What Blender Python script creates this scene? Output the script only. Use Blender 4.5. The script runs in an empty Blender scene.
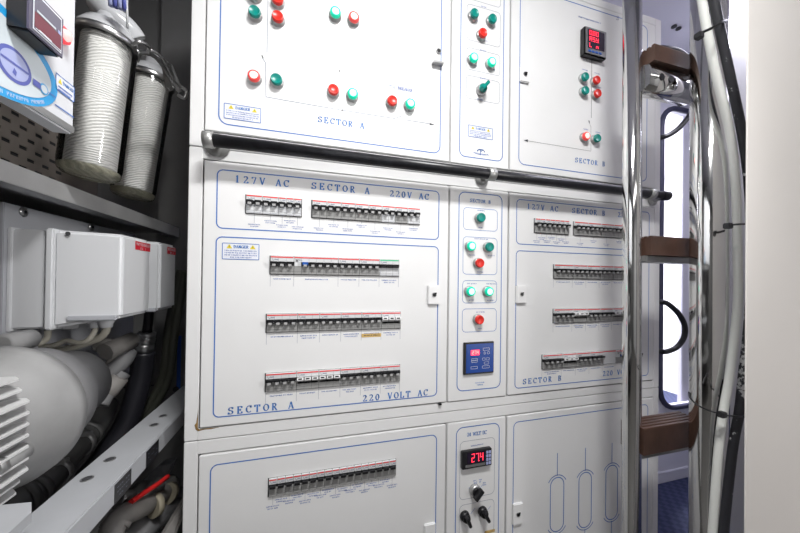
import bpy, bmesh, random
from math import *
from mathutils import Vector, Matrix
random.seed(7)
SC = bpy.context.scene
COL = SC.collection

# ---------------------------------------------------------------- camera geometry
def cr(a, b): return (a[1]*b[2]-a[2]*b[1], a[2]*b[0]-a[0]*b[2], a[0]*b[1]-a[1]*b[0])
YAW, PIT, ROL, CY, F = .283499, .0070697, .0129635, 278.02, 308.775
CAM = (0., -.75, 1.30)
W_ = (sin(YAW)*cos(PIT), cos(YAW)*cos(PIT), sin(PIT)); r0 = (cos(YAW), -sin(YAW), 0.); u0 = cr(r0, W_)
R_ = tuple(a*cos(ROL)+b*sin(ROL) for a, b in zip(r0, u0)); U_ = tuple(-a*sin(ROL)+b*cos(ROL) for a, b in zip(r0, u0))
def ray(x, y):
    a = (x-400)/F; b = -(y-CY)/F
    return tuple(W_[i]+a*R_[i]+b*U_[i] for i in range(3))
def _at(x, y, ax, v):
    d = ray(x, y); t = (v-CAM[ax])/d[ax]
    return Vector(CAM[i]+t*d[i] for i in range(3))
def atx(x, y, v): return _at(x, y, 0, v)
def aty(x, y, v=0.): return _at(x, y, 1, v)
def atz(x, y, v): return _at(x, y, 2, v)
def ad(x, y, rel): return _at(x, y, 1, CAM[1]+rel)
def XZ(x, y, v=0.):
    p = aty(x, y, v); return p.x, p.z

cd = bpy.data.cameras.new('camera'); cam = bpy.data.objects.new('camera', cd); COL.objects.link(cam)
m = Matrix((R_, U_, tuple(-c for c in W_))).transposed().to_4x4(); m.translation = CAM
cam.matrix_world = m
cd.sensor_fit = 'HORIZONTAL'; cd.sensor_width = 36; cd.lens = 36*F/800; cd.shift_y = (CY-266.5)/800
cd.clip_start = .01
SC.camera = cam

# ---------------------------------------------------------------- materials
def mat(name, col, rough=.5, metal=0., emit=None, es=0., bump=0., bscale=60., var=0., vscale=8., coat=0., trans=0., ior=1.45):
    m = bpy.data.materials.new(name); m.use_nodes = True
    nt = m.node_tree; b = nt.nodes['Principled BSDF']
    b.inputs['Base Color'].default_value = (*col, 1); b.inputs['Roughness'].default_value = rough
    b.inputs['Metallic'].default_value = metal; b.inputs['IOR'].default_value = ior
    if coat: b.inputs['Coat Weight'].default_value = coat
    if trans: b.inputs['Transmission Weight'].default_value = trans
    if emit: b.inputs['Emission Color'].default_value = (*emit, 1); b.inputs['Emission Strength'].default_value = es
    if var or bump:
        tc = nt.nodes.new('ShaderNodeTexCoord')
    if var:
        n = nt.nodes.new('ShaderNodeTexNoise'); n.inputs['Scale'].default_value = vscale; n.inputs['Detail'].default_value = 6
        nt.links.new(tc.outputs['Object'], n.inputs['Vector'])
        r = nt.nodes.new('ShaderNodeValToRGB')
        r.color_ramp.elements[0].position = .3; r.color_ramp.elements[1].position = .7
        r.color_ramp.elements[0].color = (*[c*(1-var) for c in col], 1); r.color_ramp.elements[1].color = (*[min(1, c*(1+var*.3)) for c in col], 1)
        nt.links.new(n.outputs['Fac'], r.inputs['Fac']); nt.links.new(r.outputs['Color'], b.inputs['Base Color'])
    if bump:
        n2 = nt.nodes.new('ShaderNodeTexNoise'); n2.inputs['Scale'].default_value = bscale; n2.inputs['Detail'].default_value = 3
        nt.links.new(tc.outputs['Object'], n2.inputs['Vector'])
        bp = nt.nodes.new('ShaderNodeBump'); bp.inputs['Strength'].default_value = bump; bp.inputs['Distance'].default_value = .002
        nt.links.new(n2.outputs['Fac'], bp.inputs['Height']); nt.links.new(bp.outputs['Normal'], b.inputs['Normal'])
    return m
PAINT = mat('cabinet_paint', (.80, .80, .80), .38, var=.03, vscale=5, bump=.02, bscale=120)
INNER = mat('inside_dark', (.10, .10, .11), .8)
GAP = mat('gap_dark', (.05, .05, .055), .8)
BLUE = mat('blue_print', (.05, .16, .50), .5)
BLUET = mat('blue_lettering', (.045, .19, .56), .5)
GREYL = mat('grey_print', (.24, .26, .34), .5)
MICRO = mat('small_print', (.14, .20, .48), .6)
BLACKP = mat('black_print', (.06, .06, .07), .5)
WHITE = mat('white_plastic', (.82, .82, .82), .4)
LABELW = mat('label_white', (.78, .80, .86), .5)
RED = mat('red_stripe', (.80, .05, .05), .45)
GREEN = mat('green_stripe', (.02, .55, .25), .45)
YELL = mat('yellow_sign', (.75, .62, .04), .5)
TAN = mat('tan_tape', (.62, .42, .15), .6)
BRGREY = mat('breaker_grey', (.30, .30, .295), .45)
BRWHITE = mat('breaker_white', (.66, .67, .68), .45)
BLACK = mat('black_plastic', (.012, .012, .014), .35)
NUB = mat('nub_grey', (.40, .40, .40), .5)
BLUEP = mat('blue_plastic', (.02, .10, .42), .4)
COLLAR = mat('button_collar', (.50, .50, .50), .28, metal=.6)
BGREEN = mat('button_green', (.0, .24, .20), .3)
BRED = mat('button_red', (.72, .03, .02), .3)
LGREEN = mat('lit_green', (.0, .5, .32), .3, emit=(.0, .75, .42), es=.75)
LRED = mat('lit_red', (.7, .05, .05), .3, emit=(1, .12, .10), es=.5)
GLOWG = mat('glow_green', (.2, .9, .7), .3, emit=(.45, 1, .75), es=3.0)
GLOWR = mat('glow_red', (1, .5, .45), .3, emit=(1, .5, .45), es=2.2)
LEDR = mat('led_red', (.9, .05, .05), .4, emit=(1, .03, .08), es=4)
SCREEN = mat('screen_dark', (.02, .012, .03), .25)
SCREENB = mat('screen_blue', (.012, .06, .30), .25)
CHROME = mat('chrome', (.72, .72, .71), .09, metal=1., bump=.03, bscale=9)
STEEL = mat('brushed_steel', (.50, .50, .50), .3, metal=1., bump=.05, bscale=40, var=.15)
SATIN = mat('satin_metal', (.42, .42, .41), .38, metal=.55)
DSTEEL = mat('dull_steel', (.36, .36, .36), .45, metal=.8, var=.2)
RAILB = mat('rail_black', (.018, .018, .022), .33, var=.5, vscale=60)
RUST = mat('rust', (.25, .15, .05), .9, var=.4, vscale=90)
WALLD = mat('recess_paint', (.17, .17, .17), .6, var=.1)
WALLG = mat('wall_grey_paint', (.55, .55, .56), .5, var=.05)
PINKW = mat('partition_paint', (.80, .765, .73), .42, var=.04, vscale=3)
LILAC = mat('passage_paint', (.70, .69, .78), .45)
WOOD = mat('tread_wood', (.078, .040, .028), .45, var=.35, vscale=25, bump=.1, bscale=90)
HOSEW = mat('white_hose', (.66, .67, .64), .35)
TIE = mat('tie_black', (.015, .015, .017), .45)
CABLE = mat('cable_black', (.015, .015, .02), .4)
BEIGE = mat('beige_cable', (.42, .40, .34), .5)
PLATEG = mat('plate_grey', (.42, .43, .46), .4)
BOXG = mat('junction_grey', (.66, .67, .69), .42)
MOTOR = mat('motor_paint', (.29, .29, .29), .5, var=.18, vscale=14, bump=.1, bscale=60)
MOTORD = mat('motor_dark_grey', (.17, .17, .175), .55, var=.2, vscale=14)  # darker grey of the rear housing, fittings and drain pipe
FINM = mat('fin_paint', (.58, .58, .58), .45)
BEAMM = mat('beam_paint', (.40, .41, .43), .45, var=.08, vscale=12)
PIPEG = mat('pipe_grey', (.20, .19, .18), .55, var=.3, vscale=20)
RUBBER = mat('rubber_hose', (.055, .055, .055), .55, var=.3, vscale=30)
GREENH = mat('dark_green_hose', (.035, .037, .028), .5)
REDH = mat('red_handle', (.60, .02, .02), .4)
CYAN = mat('sticker_cyan', (.02, .33, .70), .35)
STPALE = mat('sticker_pale', (.60, .66, .70), .35)
STNAVY = mat('sticker_navy', (.10, .12, .42), .4)
STLILAC = mat('sticker_lilac', (.38, .42, .68), .4)
PANELW = mat('unit_panel', (.66, .67, .70), .35)
FLOORG = mat('floor_grey', (.12, .115, .11), .5)
BLUEF = mat('floor_blue', (.035, .045, .11), .6)

# hose with worn white paint
def worn():
    m = mat('worn_black_hose', (.02, .02, .025), .45)
    nt = m.node_tree; b = nt.nodes['Principled BSDF']
    tc = nt.nodes.new('ShaderNodeTexCoord'); n = nt.nodes.new('ShaderNodeTexNoise'); n.inputs['Scale'].default_value = 38; n.inputs['Detail'].default_value = 8
    n.inputs['Roughness'].default_value = .7
    sp = nt.nodes.new('ShaderNodeSeparateXYZ'); nt.links.new(tc.outputs['Object'], sp.inputs[0])
    sb_ = nt.nodes.new('ShaderNodeMath'); sb_.operation = 'SUBTRACT'; sb_.inputs[1].default_value = 1.14; nt.links.new(sp.outputs['Z'], sb_.inputs[0])
    ab = nt.nodes.new('ShaderNodeMath'); ab.operation = 'ABSOLUTE'; nt.links.new(sb_.outputs[0], ab.inputs[0])
    mr = nt.nodes.new('ShaderNodeMapRange'); mr.inputs['From Min'].default_value = .16; mr.inputs['From Max'].default_value = .05
    mr.inputs['To Min'].default_value = -.03; mr.inputs['To Max'].default_value = .11
    nt.links.new(ab.outputs[0], mr.inputs['Value'])
    ad_ = nt.nodes.new('ShaderNodeMath'); ad_.operation = 'ADD'
    nt.links.new(n.outputs['Fac'], ad_.inputs[0]); nt.links.new(mr.outputs[0], ad_.inputs[1])
    nt.links.new(tc.outputs['Object'], n.inputs['Vector'])
    r = nt.nodes.new('ShaderNodeValToRGB'); r.color_ramp.elements[0].position = .60; r.color_ramp.elements[1].position = .64
    r.color_ramp.elements[0].color = (.02, .02, .025, 1); r.color_ramp.elements[1].color = (.55, .55, .55, 1)
    nt.links.new(ad_.outputs[0], r.inputs['Fac']); nt.links.new(r.outputs['Color'], b.inputs['Base Color'])
    return m
WORN = worn()
def cartridge_mat():
    m = mat('wound_string', (.86, .86, .84), .7)
    nt = m.node_tree; b = nt.nodes['Principled BSDF']
    tc = nt.nodes.new('ShaderNodeTexCoord'); mp = nt.nodes.new('ShaderNodeMapping'); mp.inputs['Rotation'].default_value = (0, .42, 0)
    w = nt.nodes.new('ShaderNodeTexWave'); w.bands_direction = 'Z'; w.inputs['Scale'].default_value = 55; w.inputs['Distortion'].default_value = 2.5; w.inputs['Detail Scale'].default_value = 1.5
    w2 = nt.nodes.new('ShaderNodeTexWave'); w2.bands_direction = 'Z'; w2.inputs['Scale'].default_value = 70; w2.inputs['Distortion'].default_value = 1
    n = nt.nodes.new('ShaderNodeTexNoise'); n.inputs['Scale'].default_value = 18
    nt.links.new(tc.outputs['Object'], mp.inputs[0]); nt.links.new(mp.outputs[0], w.inputs['Vector']); nt.links.new(tc.outputs['Object'], w2.inputs['Vector']); nt.links.new(tc.outputs['Object'], n.inputs['Vector'])
    st = nt.nodes.new('ShaderNodeMapRange'); st.inputs['From Min'].default_value = .42; st.inputs['From Max'].default_value = .58; nt.links.new(n.outputs['Fac'], st.inputs['Value'])
    mx = nt.nodes.new('ShaderNodeMix'); nt.links.new(st.outputs[0], mx.inputs[0]); nt.links.new(w.outputs['Fac'], mx.inputs[2]); nt.links.new(w2.outputs['Fac'], mx.inputs[3])
    r = nt.nodes.new('ShaderNodeValToRGB'); r.color_ramp.elements[0].color = (.62, .62, .61, 1); r.color_ramp.elements[0].position = .15; r.color_ramp.elements[1].color = (.90, .90, .89, 1); r.color_ramp.elements[1].position = .6
    nt.links.new(mx.outputs[0], r.inputs[0]); nt.links.new(r.outputs[0], b.inputs['Base Color'])
    bp = nt.nodes.new('ShaderNodeBump'); bp.inputs['Strength'].default_value = .6; bp.inputs['Distance'].default_value = .002
    nt.links.new(mx.outputs[0], bp.inputs['Height']); nt.links.new(bp.outputs['Normal'], b.inputs['Normal'])
    return m
STRING = cartridge_mat()
def glass_mat():
    # thin clear plastic wall: mostly see-through with a surface reflection
    m = bpy.data.materials.new('clear_plastic'); m.use_nodes = True; nt = m.node_tree
    nt.nodes.clear(); o = nt.nodes.new('ShaderNodeOutputMaterial')
    t = nt.nodes.new('ShaderNodeBsdfTransparent'); t.inputs[0].default_value = (.975, .98, .965, 1)
    g = nt.nodes.new('ShaderNodeBsdfGlossy'); g.inputs['Roughness'].default_value = .08
    fr = nt.nodes.new('ShaderNodeLayerWeight'); fr.inputs['Blend'].default_value = .25
    fc = nt.nodes.new('ShaderNodeLayerWeight'); fc.inputs['Blend'].default_value = .5; rp = nt.nodes.new('ShaderNodeValToRGB')
    rp.color_ramp.elements[0].position = .72; rp.color_ramp.elements[0].color = (.97, .97, .96, 1); rp.color_ramp.elements[1].position = .97; rp.color_ramp.elements[1].color = (.42, .43, .40, 1)
    nt.links.new(fc.outputs['Facing'], rp.inputs[0]); nt.links.new(rp.outputs[0], t.inputs[0])
    mx = nt.nodes.new('ShaderNodeMixShader'); nt.links.new(fr.outputs['Fresnel'], mx.inputs[0])
    nt.links.new(t.outputs[0], mx.inputs[1]); nt.links.new(g.outputs[0], mx.inputs[2]); nt.links.new(mx.outputs[0], o.inputs[0])
    return m
GLASS = glass_mat()
GLASSY = mat('yellow_clear_base', (.80, .78, .62), .12, trans=.75, ior=1.3)

# ---------------------------------------------------------------- mesh builder
class MB:
    def __init__(s): s.bm = bmesh.new(); s.mats = []
    def mi(s, m):
        if m not in s.mats: s.mats.append(m)
        return s.mats.index(m)
    def face(s, vs, m, smooth=False):
        try: f = s.bm.faces.new(vs)
        except ValueError: return None
        f.material_index = s.mi(m); f.smooth = smooth; return f
    def poly(s, pts, m): return s.face([s.bm.verts.new(p) for p in pts], m)
    def box(s, x0, x1, y0, y1, z0, z1, m, bev=0., M=None, seg=2):
        t = bmesh.new()
        vs = [t.verts.new((x, y, z)) for x in (min(x0, x1), max(x0, x1)) for y in (min(y0, y1), max(y0, y1)) for z in (min(z0, z1), max(z0, z1))]
        for q in ((0, 1, 3, 2), (4, 6, 7, 5), (0, 4, 5, 1), (2, 3, 7, 6), (0, 2, 6, 4), (1, 5, 7, 3)): t.faces.new([vs[i] for i in q])
        if bev: bmesh.ops.bevel(t, geom=t.edges[:], offset=bev, segments=seg, affect='EDGES')
        s.merge(t, m, M); return s
    def merge(s, t, m, M=None, smooth=False):
        mp = {}
        for v in t.verts: mp[v] = s.bm.verts.new(M @ v.co if M else v.co)
        for f in t.faces: s.face([mp[v] for v in f.verts], m, smooth or f.smooth)
        t.free()
    def prism(s, pts, vec, m, smooth=False):
        vec = Vector(vec); a = [s.bm.verts.new(p) for p in pts]; b = [s.bm.verts.new(Vector(p)+vec) for p in pts]
        n = len(a); s.face(a[::-1], m); s.face(b, m)
        for i in range(n): s.face([a[i], a[(i+1) % n], b[(i+1) % n], b[i]], m, smooth)
        return s
    def lathe(s, prof, origin, axis, m, n=32, ups=None, mlist=None, caps=True):
        # prof: list of (distance along axis, radius)
        ax = Vector(axis).normalized(); o = Vector(origin)
        a = ax.orthogonal().normalized() if ups is None else Vector(ups); b = ax.cross(a)
        rings = []
        for (h, r) in prof:
            rings.append([s.bm.verts.new(o+ax*h+(a*cos(2*pi*k/n)+b*sin(2*pi*k/n))*max(r, 1e-5)) for k in range(n)])
        for i in range(len(rings)-1):
            mm = mlist[i] if mlist else m
            for k in range(n): s.face([rings[i][k], rings[i][(k+1) % n], rings[i+1][(k+1) % n], rings[i+1][k]], mm, True)
        if caps:
            s.face(rings[0][::-1], mlist[0] if mlist else m); s.face(rings[-1], mlist[-1] if mlist else m)
        return s
    def tube(s, pts, r, m, n=14, cap=True, sub=6, flat=1.):
        pts = [Vector(p) for p in pts]
        if sub > 1 and len(pts) > 2: pts = smooth_path(pts, sub)
        rr = r if isinstance(r, (list, tuple)) else None
        up = None; rings = []
        for i, p in enumerate(pts):
            t = (pts[min(i+1, len(pts)-1)]-pts[max(i-1, 0)]).normalized()
            if up is None: up = t.orthogonal().normalized()
            up = (up-t*up.dot(t)).normalized(); sd = t.cross(up)
            R = r if rr is None else rr[0]+(rr[1]-rr[0])*i/(len(pts)-1)
            rings.append([s.bm.verts.new(p+(up*cos(2*pi*k/n)+sd*sin(2*pi*k/n)*flat)*R) for k in range(n)])
        for i in range(len(rings)-1):
            for k in range(n): s.face([rings[i][k], rings[i][(k+1) % n], rings[i+1][(k+1) % n], rings[i+1][k]], m, True)
        if cap: s.face(rings[0][::-1], m); s.face(rings[-1], m)
        return s
    # painted marks on a vertical board, in (x, z); y is just in front of the board
    def rect(s, x0, x1, z0, z1, m, y=-.0004): s.poly([(x0, y, z0), (x1, y, z0), (x1, y, z1), (x0, y, z1)], m); return s
    def line(s, pts, w, m, y=-.0004, close=False):
        P = [Vector((p[0], p[1])) for p in pts]
        if close: P.append(P[0])
        for i in range(len(P)-1):
            d = P[i+1]-P[i]
            if d.length < 1e-7: continue
            d.normalize(); nn = Vector((-d.y, d.x))*w/2; e = d*w*.2
            a, b = P[i]-e, P[i+1]+e
            s.poly([(q.x, y, q.y) for q in (a-nn, b-nn, b+nn, a+nn)], m)
        return s
    def rrect(s, x0, x1, z0, z1, rad, w, m, y=-.0004):
        pts = rr_pts(x0, x1, z0, z1, rad); n = len(pts)
        cx_, cz_ = (x0+x1)/2, (z0+z1)/2
        inn = rr_pts(x0+w, x1-w, z0+w, z1-w, max(rad-w, .0005))
        a = [s.bm.verts.new((p[0], y, p[1])) for p in pts]; b = [s.bm.verts.new((p[0], y, p[1])) for p in inn]
        for i in range(n): s.face([a[i], a[(i+1) % n], b[(i+1) % n], b[i]], m)
        return s
    def disc(s, x, z, r, m, y=-.0004, n=20, rz=None):
        s.poly([(x+r*cos(2*pi*k/n), y, z+(rz or r)*sin(2*pi*k/n)) for k in range(n)], m); return s
    def build(s, name, parent=None, bevel=0, weld=False):
        bmesh.ops.recalc_face_normals(s.bm, faces=s.bm.faces[:])
        me = bpy.data.meshes.new(name); s.bm.to_mesh(me); s.bm.free()
        for m in s.mats: me.materials.append(m)
        o = bpy.data.objects.new(name, me); COL.objects.link(o)
        if parent is not None:
            o.parent = parent; o.matrix_parent_inverse = Matrix.Identity(4)
            # meshes are written in world coordinates: move them into the frame of their parent
            off = world_loc(parent)
            if off.length > 0: me.transform(Matrix.Translation(-off))
        return o
def world_loc(o):
    v = Vector((0, 0, 0))
    while o is not None: v += Vector(o.location); o = o.parent
    return v
def smooth_path(P, sub):
    out = []
    for i in range(len(P)-1):
        p0 = P[max(i-1, 0)]; p1 = P[i]; p2 = P[i+1]; p3 = P[min(i+2, len(P)-1)]
        for k in range(sub):
            t = k/sub
            out.append(.5*((2*p1)+(p2-p0)*t+(2*p0-5*p1+4*p2-p3)*t*t+(3*p1-p0-3*p2+p3)*t**3))
    out.append(P[-1]); return out
def rr_pts(x0, x1, z0, z1, r, n=6):
    out = []
    for (cx_, cz_, a0) in ((x1-r, z1-r, 0), (x0+r, z1-r, 90), (x0+r, z0+r, 180), (x1-r, z0+r, 270)):
        for k in range(n+1):
            a = radians(a0+90*k/n); out.append((cx_+r*cos(a), cz_+r*sin(a)))
    return out

def empty(name, loc, label, cat, group=None):
    o = bpy.data.objects.new(name, None); COL.objects.link(o); o.location = loc; o.empty_display_size = .05
    return tag(o, label, cat, group)
def tag(o, label, cat, group=None):
    o['label'] = label; o['category'] = cat
    if group: o['group'] = group
    return o
def struct(mb, name): o = mb.build(name); o['kind'] = 'structure'; return o

# ---------------------------------------------------------------- serif lettering
def arc(cx_, cy_, rx, ry, a0, a1, n=10):
    return [(cx_+rx*cos(radians(a0+(a1-a0)*k/n)), cy_+ry*sin(radians(a0+(a1-a0)*k/n))) for k in range(n+1)]
def sf(x, y, w=.26): return [(x-w/2, y), (x+w/2, y)]
G = {
 'S': [arc(.35, .74, .25, .22, 30, 270), arc(.35, .26, .27, .24, 90, -150), [(.60, .98), (.60, .76)], [(.08, .02), (.08, .26)]],
 'E': [[(.16, 0), (.16, 1)], [(.03, 1), (.62, 1)], [(.03, 0), (.64, 0)], [(.16, .5), (.44, .5)], [(.62, 1), (.62, .80)], [(.64, 0), (.64, .22)], [(.44, .6), (.44, .4)]],
 'C': [arc(.42, .5, .34, .47, 40, 320, 16), [(.68, 1), (.68, .72)]],
 'T': [[(.36, 0), (.36, 1)], [(.04, 1), (.68, 1)], sf(.36, 0), [(.04, 1), (.04, .76)], [(.68, 1), (.68, .76)]],
 'O': [arc(.4, .5, .33, .47, 0, 360, 20)],
 '0': [arc(.33, .5, .24, .47, 0, 360, 20)],
 'R': [[(.16, 0), (.16, 1)], [(.03, 1), (.34, 1)], arc(.34, .76, .22, .24, 90, -90, 8), [(.34, .52), (.16, .52)], [(.34, .52), (.66, 0)], sf(.16, 0), sf(.70, 0, .14)],
 'A': [[(.08, 0), (.36, 1)], [(.38, 1), (.66, 0)], [(.19, .34), (.55, .34)], sf(.08, 0, .2), sf(.66, 0, .26)],
 'V': [[(.08, 1), (.36, 0)], [(.38, 0), (.64, 1)], sf(.08, 1), sf(.64, 1, .2)],
 'L': [[(.16, 0), (.16, 1)], sf(.16, 1), [(.03, 0), (.62, 0)], [(.62, 0), (.62, .26)]],
 'D': [[(.16, 0), (.16, 1)], [(.03, 1), (.32, 1)], arc(.32, .5, .34, .5, 90, -90, 12), [(.32, 0), (.03, 0)]],
 'B': [[(.16, 0), (.16, 1)], [(.03, 1), (.34, 1)], arc(.34, .76, .20, .24, 90, -90, 8), arc(.36, .26, .24, .26, 90, -90, 8), [(.36, .52), (.16, .52)], [(.36, 0), (.03, 0)]],
 'N': [[(.14, 0), (.14, 1)], [(.14, 1), (.62, 0)], [(.62, 0), (.62, 1)], sf(.14, 0), sf(.62, 1)],
 'G': [arc(.42, .5, .34, .47, 40, 330, 16), [(.68, .42), (.68, .05)], [(.5, .42), (.76, .42)]],
 'I': [[(.3, 0), (.3, 1)], sf(.3, 0), sf(.3, 1)], 'U': [[(.14, 1), (.14, .3)], arc(.38, .3, .24, .3, 180, 360), [(.62, .3), (.62, 1)]],
 'Y': [[(.08, 1), (.36, .5)], [(.64, 1), (.36, .5)], [(.36, .5), (.36, 0)]], 'K': [[(.14, 0), (.14, 1)], [(.6, 1), (.14, .4)], [(.28, .55), (.66, 0)]],
 'W': [[(.05, 1), (.25, 0)], [(.25, 0), (.42, .8)], [(.42, .8), (.6, 0)], [(.6, 0), (.78, 1)]],
 'H': [[(.14, 0), (.14, 1)], [(.62, 0), (.62, 1)], [(.14, .5), (.62, .5)]], 'P': [[(.16, 0), (.16, 1)], arc(.34, .74, .22, .26, 90, -90, 8), [(.34, 1), (.16, 1)], [(.34, .48), (.16, .48)]],
 'M': [[(.1, 0), (.1, 1)], [(.1, 1), (.4, .2)], [(.4, .2), (.7, 1)], [(.7, 1), (.7, 0)]], 'F': [[(.16, 0), (.16, 1)], [(.16, 1), (.62, 1)], [(.16, .5), (.5, .5)]],
 '1': [[(.33, 0), (.33, 1)], [(.33, 1), (.18, .86)], sf(.33, 0, .34)],
 '2': [arc(.33, .74, .23, .25, 165, -30, 9), [(.53, .62), (.10, .05)], [(.08, .03), (.60, .03)], [(.60, .03), (.62, .2)]],
 '4': [[(.46, 0), (.46, 1)], [(.46, 1), (.06, .3)], [(.06, .28), (.66, .28)]],
 '7': [[(.10, .97), (.60, .97)], [(.60, .97), (.28, 0)], [(.10, .97), (.10, .78)]],
}
def text(mb, s, x0, x1, z, h, m, y=-.0005, wide=1., bold=1.15, M=None, pmap=None):
    """letters spread evenly: centre of first at x0, centre of last at x1; z = baseline.  pmap maps (x, z) to a 3-D point"""
    n = len(s); step = (x1-x0)/max(n-1, 1)
    for i, ch in enumerate(s):
        if ch not in G: continue
        ox = x0+step*i-.36*h*wide
        for st in G[ch]:
            for (a, b) in zip(st[:-1], st[1:]):
                A = Vector((ox+a[0]*h*wide, z+a[1]*h)); B = Vector((ox+b[0]*h*wide, z+b[1]*h)); d = B-A
                if d.length < 1e-8: continue
                L = d.length; dn = d/L
                slant = .75 if (dn.x*dn.y < 0) else .35
                v = abs(dn.y); w = (.075+(.19-.075)*(v if v > .97 or v < .3 else v*slant*1.2))*h*bold
                nn = Vector((-dn.y, dn.x))*w/2; e = dn*w*.12
                q = [A-e-nn, B+e-nn, B+e+nn, A-e+nn]
                mb.poly([pmap(p.x, p.y) if pmap else (p.x, y, p.y) for p in q], m)
def tpx(mb, s, pa, pb, h, m, **k):
    """lettering given by photo positions of the centres of first and last letter on the cabinet front"""
    xa, za = XZ(*pa); xb, zb = XZ(*pb); text(mb, s, xa, xb, (za+zb)/2-h/2, h, m, **k)
def micro(mb, x, z, w, rows=1, m=None, h=.0034, y=-.0005):
    """illegible small print: short strokes grouped into words"""
    for r in range(rows):
        ww = w*(1 if r == 0 else random.uniform(.55, .85)); t = x-ww/2; zz = z-r*h*1.7
        while t < x+ww/2-.001:
            L = min(random.uniform(.004, .010), x+ww/2-t)
            k = t
            while k < t+L:
                hh = h*random.uniform(.7, 1)
                mb.rect(k, k+h*.42, zz-hh, zz, m or MICRO, y)
                if random.random() < .6: mb.rect(k, k+h*.8, zz-h*random.uniform(.1, 1), zz-h*.0-h*random.uniform(.0, .1)*0-h*.55, m or MICRO, y)
                k += h*.95
            t += L+h*.6
SEG = {'0': 'abcdef', '1': 'bc', '2': 'abged', '3': 'abgcd', '4': 'fgbc', '5': 'afgcd', '7': 'abc', '8': 'abcdefg', 'R': 'abcefg', 'S': 'afgcd', 'Y': 'fgbcd', 'L': 'def', 'n': 'ceg', ' ': ''}
def segs(mb, s, x0, x1, z0, z1, m, y, dot=None):
    n = len(s); w = (x1-x0)/n; h = z1-z0; t = w*.125
    for i, ch in enumerate(s):
        a = x0+i*w+w*.12; b = x0+(i+1)*w-w*.20; zm = (z0+z1)/2
        S = {'a': (a, b, z1-t, z1), 'd': (a, b, z0, z0+t), 'g': (a, b, zm-t/2, zm+t/2), 'f': (a, a+t, zm, z1), 'b': (b-t, b, zm, z1), 'e': (a, a+t, z0, zm), 'c': (b-t, b, z0, zm)}
        for k in SEG[ch]: mb.rect(*S[k], m, y)
        if dot == i: mb.rect(b+w*.03, b+w*.15, z0, z0+t, m, y)

# ---------------------------------------------------------------- room
b = MB(); b.box(1.13, 4.2, -.3, 2.4, -.02, 0, BLUEF); b.box(-1.6, 1.13, -2.6, 2.4, -.02, 0, FLOORG); b.box(1.13, 4.2, -2.6, -.3, -.02, 0, FLOORG)
o = struct(b, 'floor')
nt = BLUEF.node_tree; bs = nt.nodes['Principled BSDF']; tc = nt.nodes.new('ShaderNodeTexCoord'); ck = nt.nodes.new('ShaderNodeTexChecker'); ck.inputs['Scale'].default_value = 34
ck.inputs[1].default_value = (.03, .04, .10, 1); ck.inputs[2].default_value = (.055, .065, .15, 1)
nt.links.new(tc.outputs['Object'], ck.inputs[0]); nt.links.new(ck.outputs[0], bs.inputs['Base Color'])
b = MB(); b.box(-1.6, 4.2, -2.6, .74, 2.60, 2.64, LILAC)
b.box(2.02, 2.026, -.4, .74, 2.598, 2.60, GREYL)
for (px, py) in ((674, 26), (678.5, 28)):
    p = atz(px, py, 2.6); b.lathe([(0, .012), (.006, .012)], (p.x, p.y, 2.594), (0, 0, 1), GAP, 10)
struct(b, 'ceiling')
b = MB(); b.box(-1.6, 4.2, -2.64, -2.6, 0, 2.6, WALLG)
for (x, w, mm) in ((-1.2, .35, WALLD), (-.1, .5, PAINT), (.9, .3, WALLD), (1.7, .6, PAINT), (2.6, .25, WALLD)):  # unseen panels added to give the chrome dark and bright streaks
    b.box(x, x+w, -2.6, -2.55, .1, 2.1, mm, .004)
b.box(4.2, 4.24, -2.6, .74, 0, 2.6, WALLG); struct(b, 'wall_back')
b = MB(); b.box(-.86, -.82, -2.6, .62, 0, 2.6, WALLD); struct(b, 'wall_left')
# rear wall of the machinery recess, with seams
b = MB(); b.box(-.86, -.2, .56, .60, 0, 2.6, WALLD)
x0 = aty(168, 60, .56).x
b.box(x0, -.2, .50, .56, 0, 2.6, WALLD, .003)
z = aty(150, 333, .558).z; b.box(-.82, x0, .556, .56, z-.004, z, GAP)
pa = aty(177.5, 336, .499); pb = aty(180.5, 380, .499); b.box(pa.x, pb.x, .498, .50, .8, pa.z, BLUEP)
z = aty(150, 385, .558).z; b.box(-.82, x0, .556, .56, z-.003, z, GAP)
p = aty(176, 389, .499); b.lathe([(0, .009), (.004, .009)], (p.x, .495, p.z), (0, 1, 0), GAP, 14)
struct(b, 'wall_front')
# bulkhead beyond the cabinet with the rounded doorway
DY = .72
xl = 2.215; xr = 2.86; zb = .49; zt = 2.46; rad = .13
def bulkhead(b, y0, y1, m):
    X0, X1, Z0, Z1 = 1.2, 4.2, 0, 2.6
    for (a, c, d, e) in ((X0, xl, Z0, Z1), (xr, X1, Z0, Z1), (xl, xr, Z0, zb), (xl, xr, zt, Z1)): b.box(a, c, y0, y1, d, e, m)
    for (cx_, cz_, sx, sz) in ((xl, zb, 1, 1), (xr, zb, -1, 1), (xl, zt, 1, -1), (xr, zt, -1, -1)):
        pts = [(cx_, y0, cz_)]+[(cx_+sx*(rad-rad*sin(radians(t))), y0, cz_+sz*(rad-rad*cos(radians(t)))) for t in range(0, 91, 10)]
        b.prism(pts, (0, y1-y0, 0), m, True)
b = MB(); bulkhead(b, DY, DY+.03, LILAC); struct(b, 'wall_far')
b = MB(); pts = [(p[0], DY-.005, p[1]) for p in rr_pts(xl-.012, xr+.012, zb-.012, zt+.012, rad+.01)]; pts.append(pts[0])
b.tube(pts, .017, mat('door_seal', (.05, .05, .09), .5), 8, sub=1)
struct(b, 'trim_1')
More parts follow.
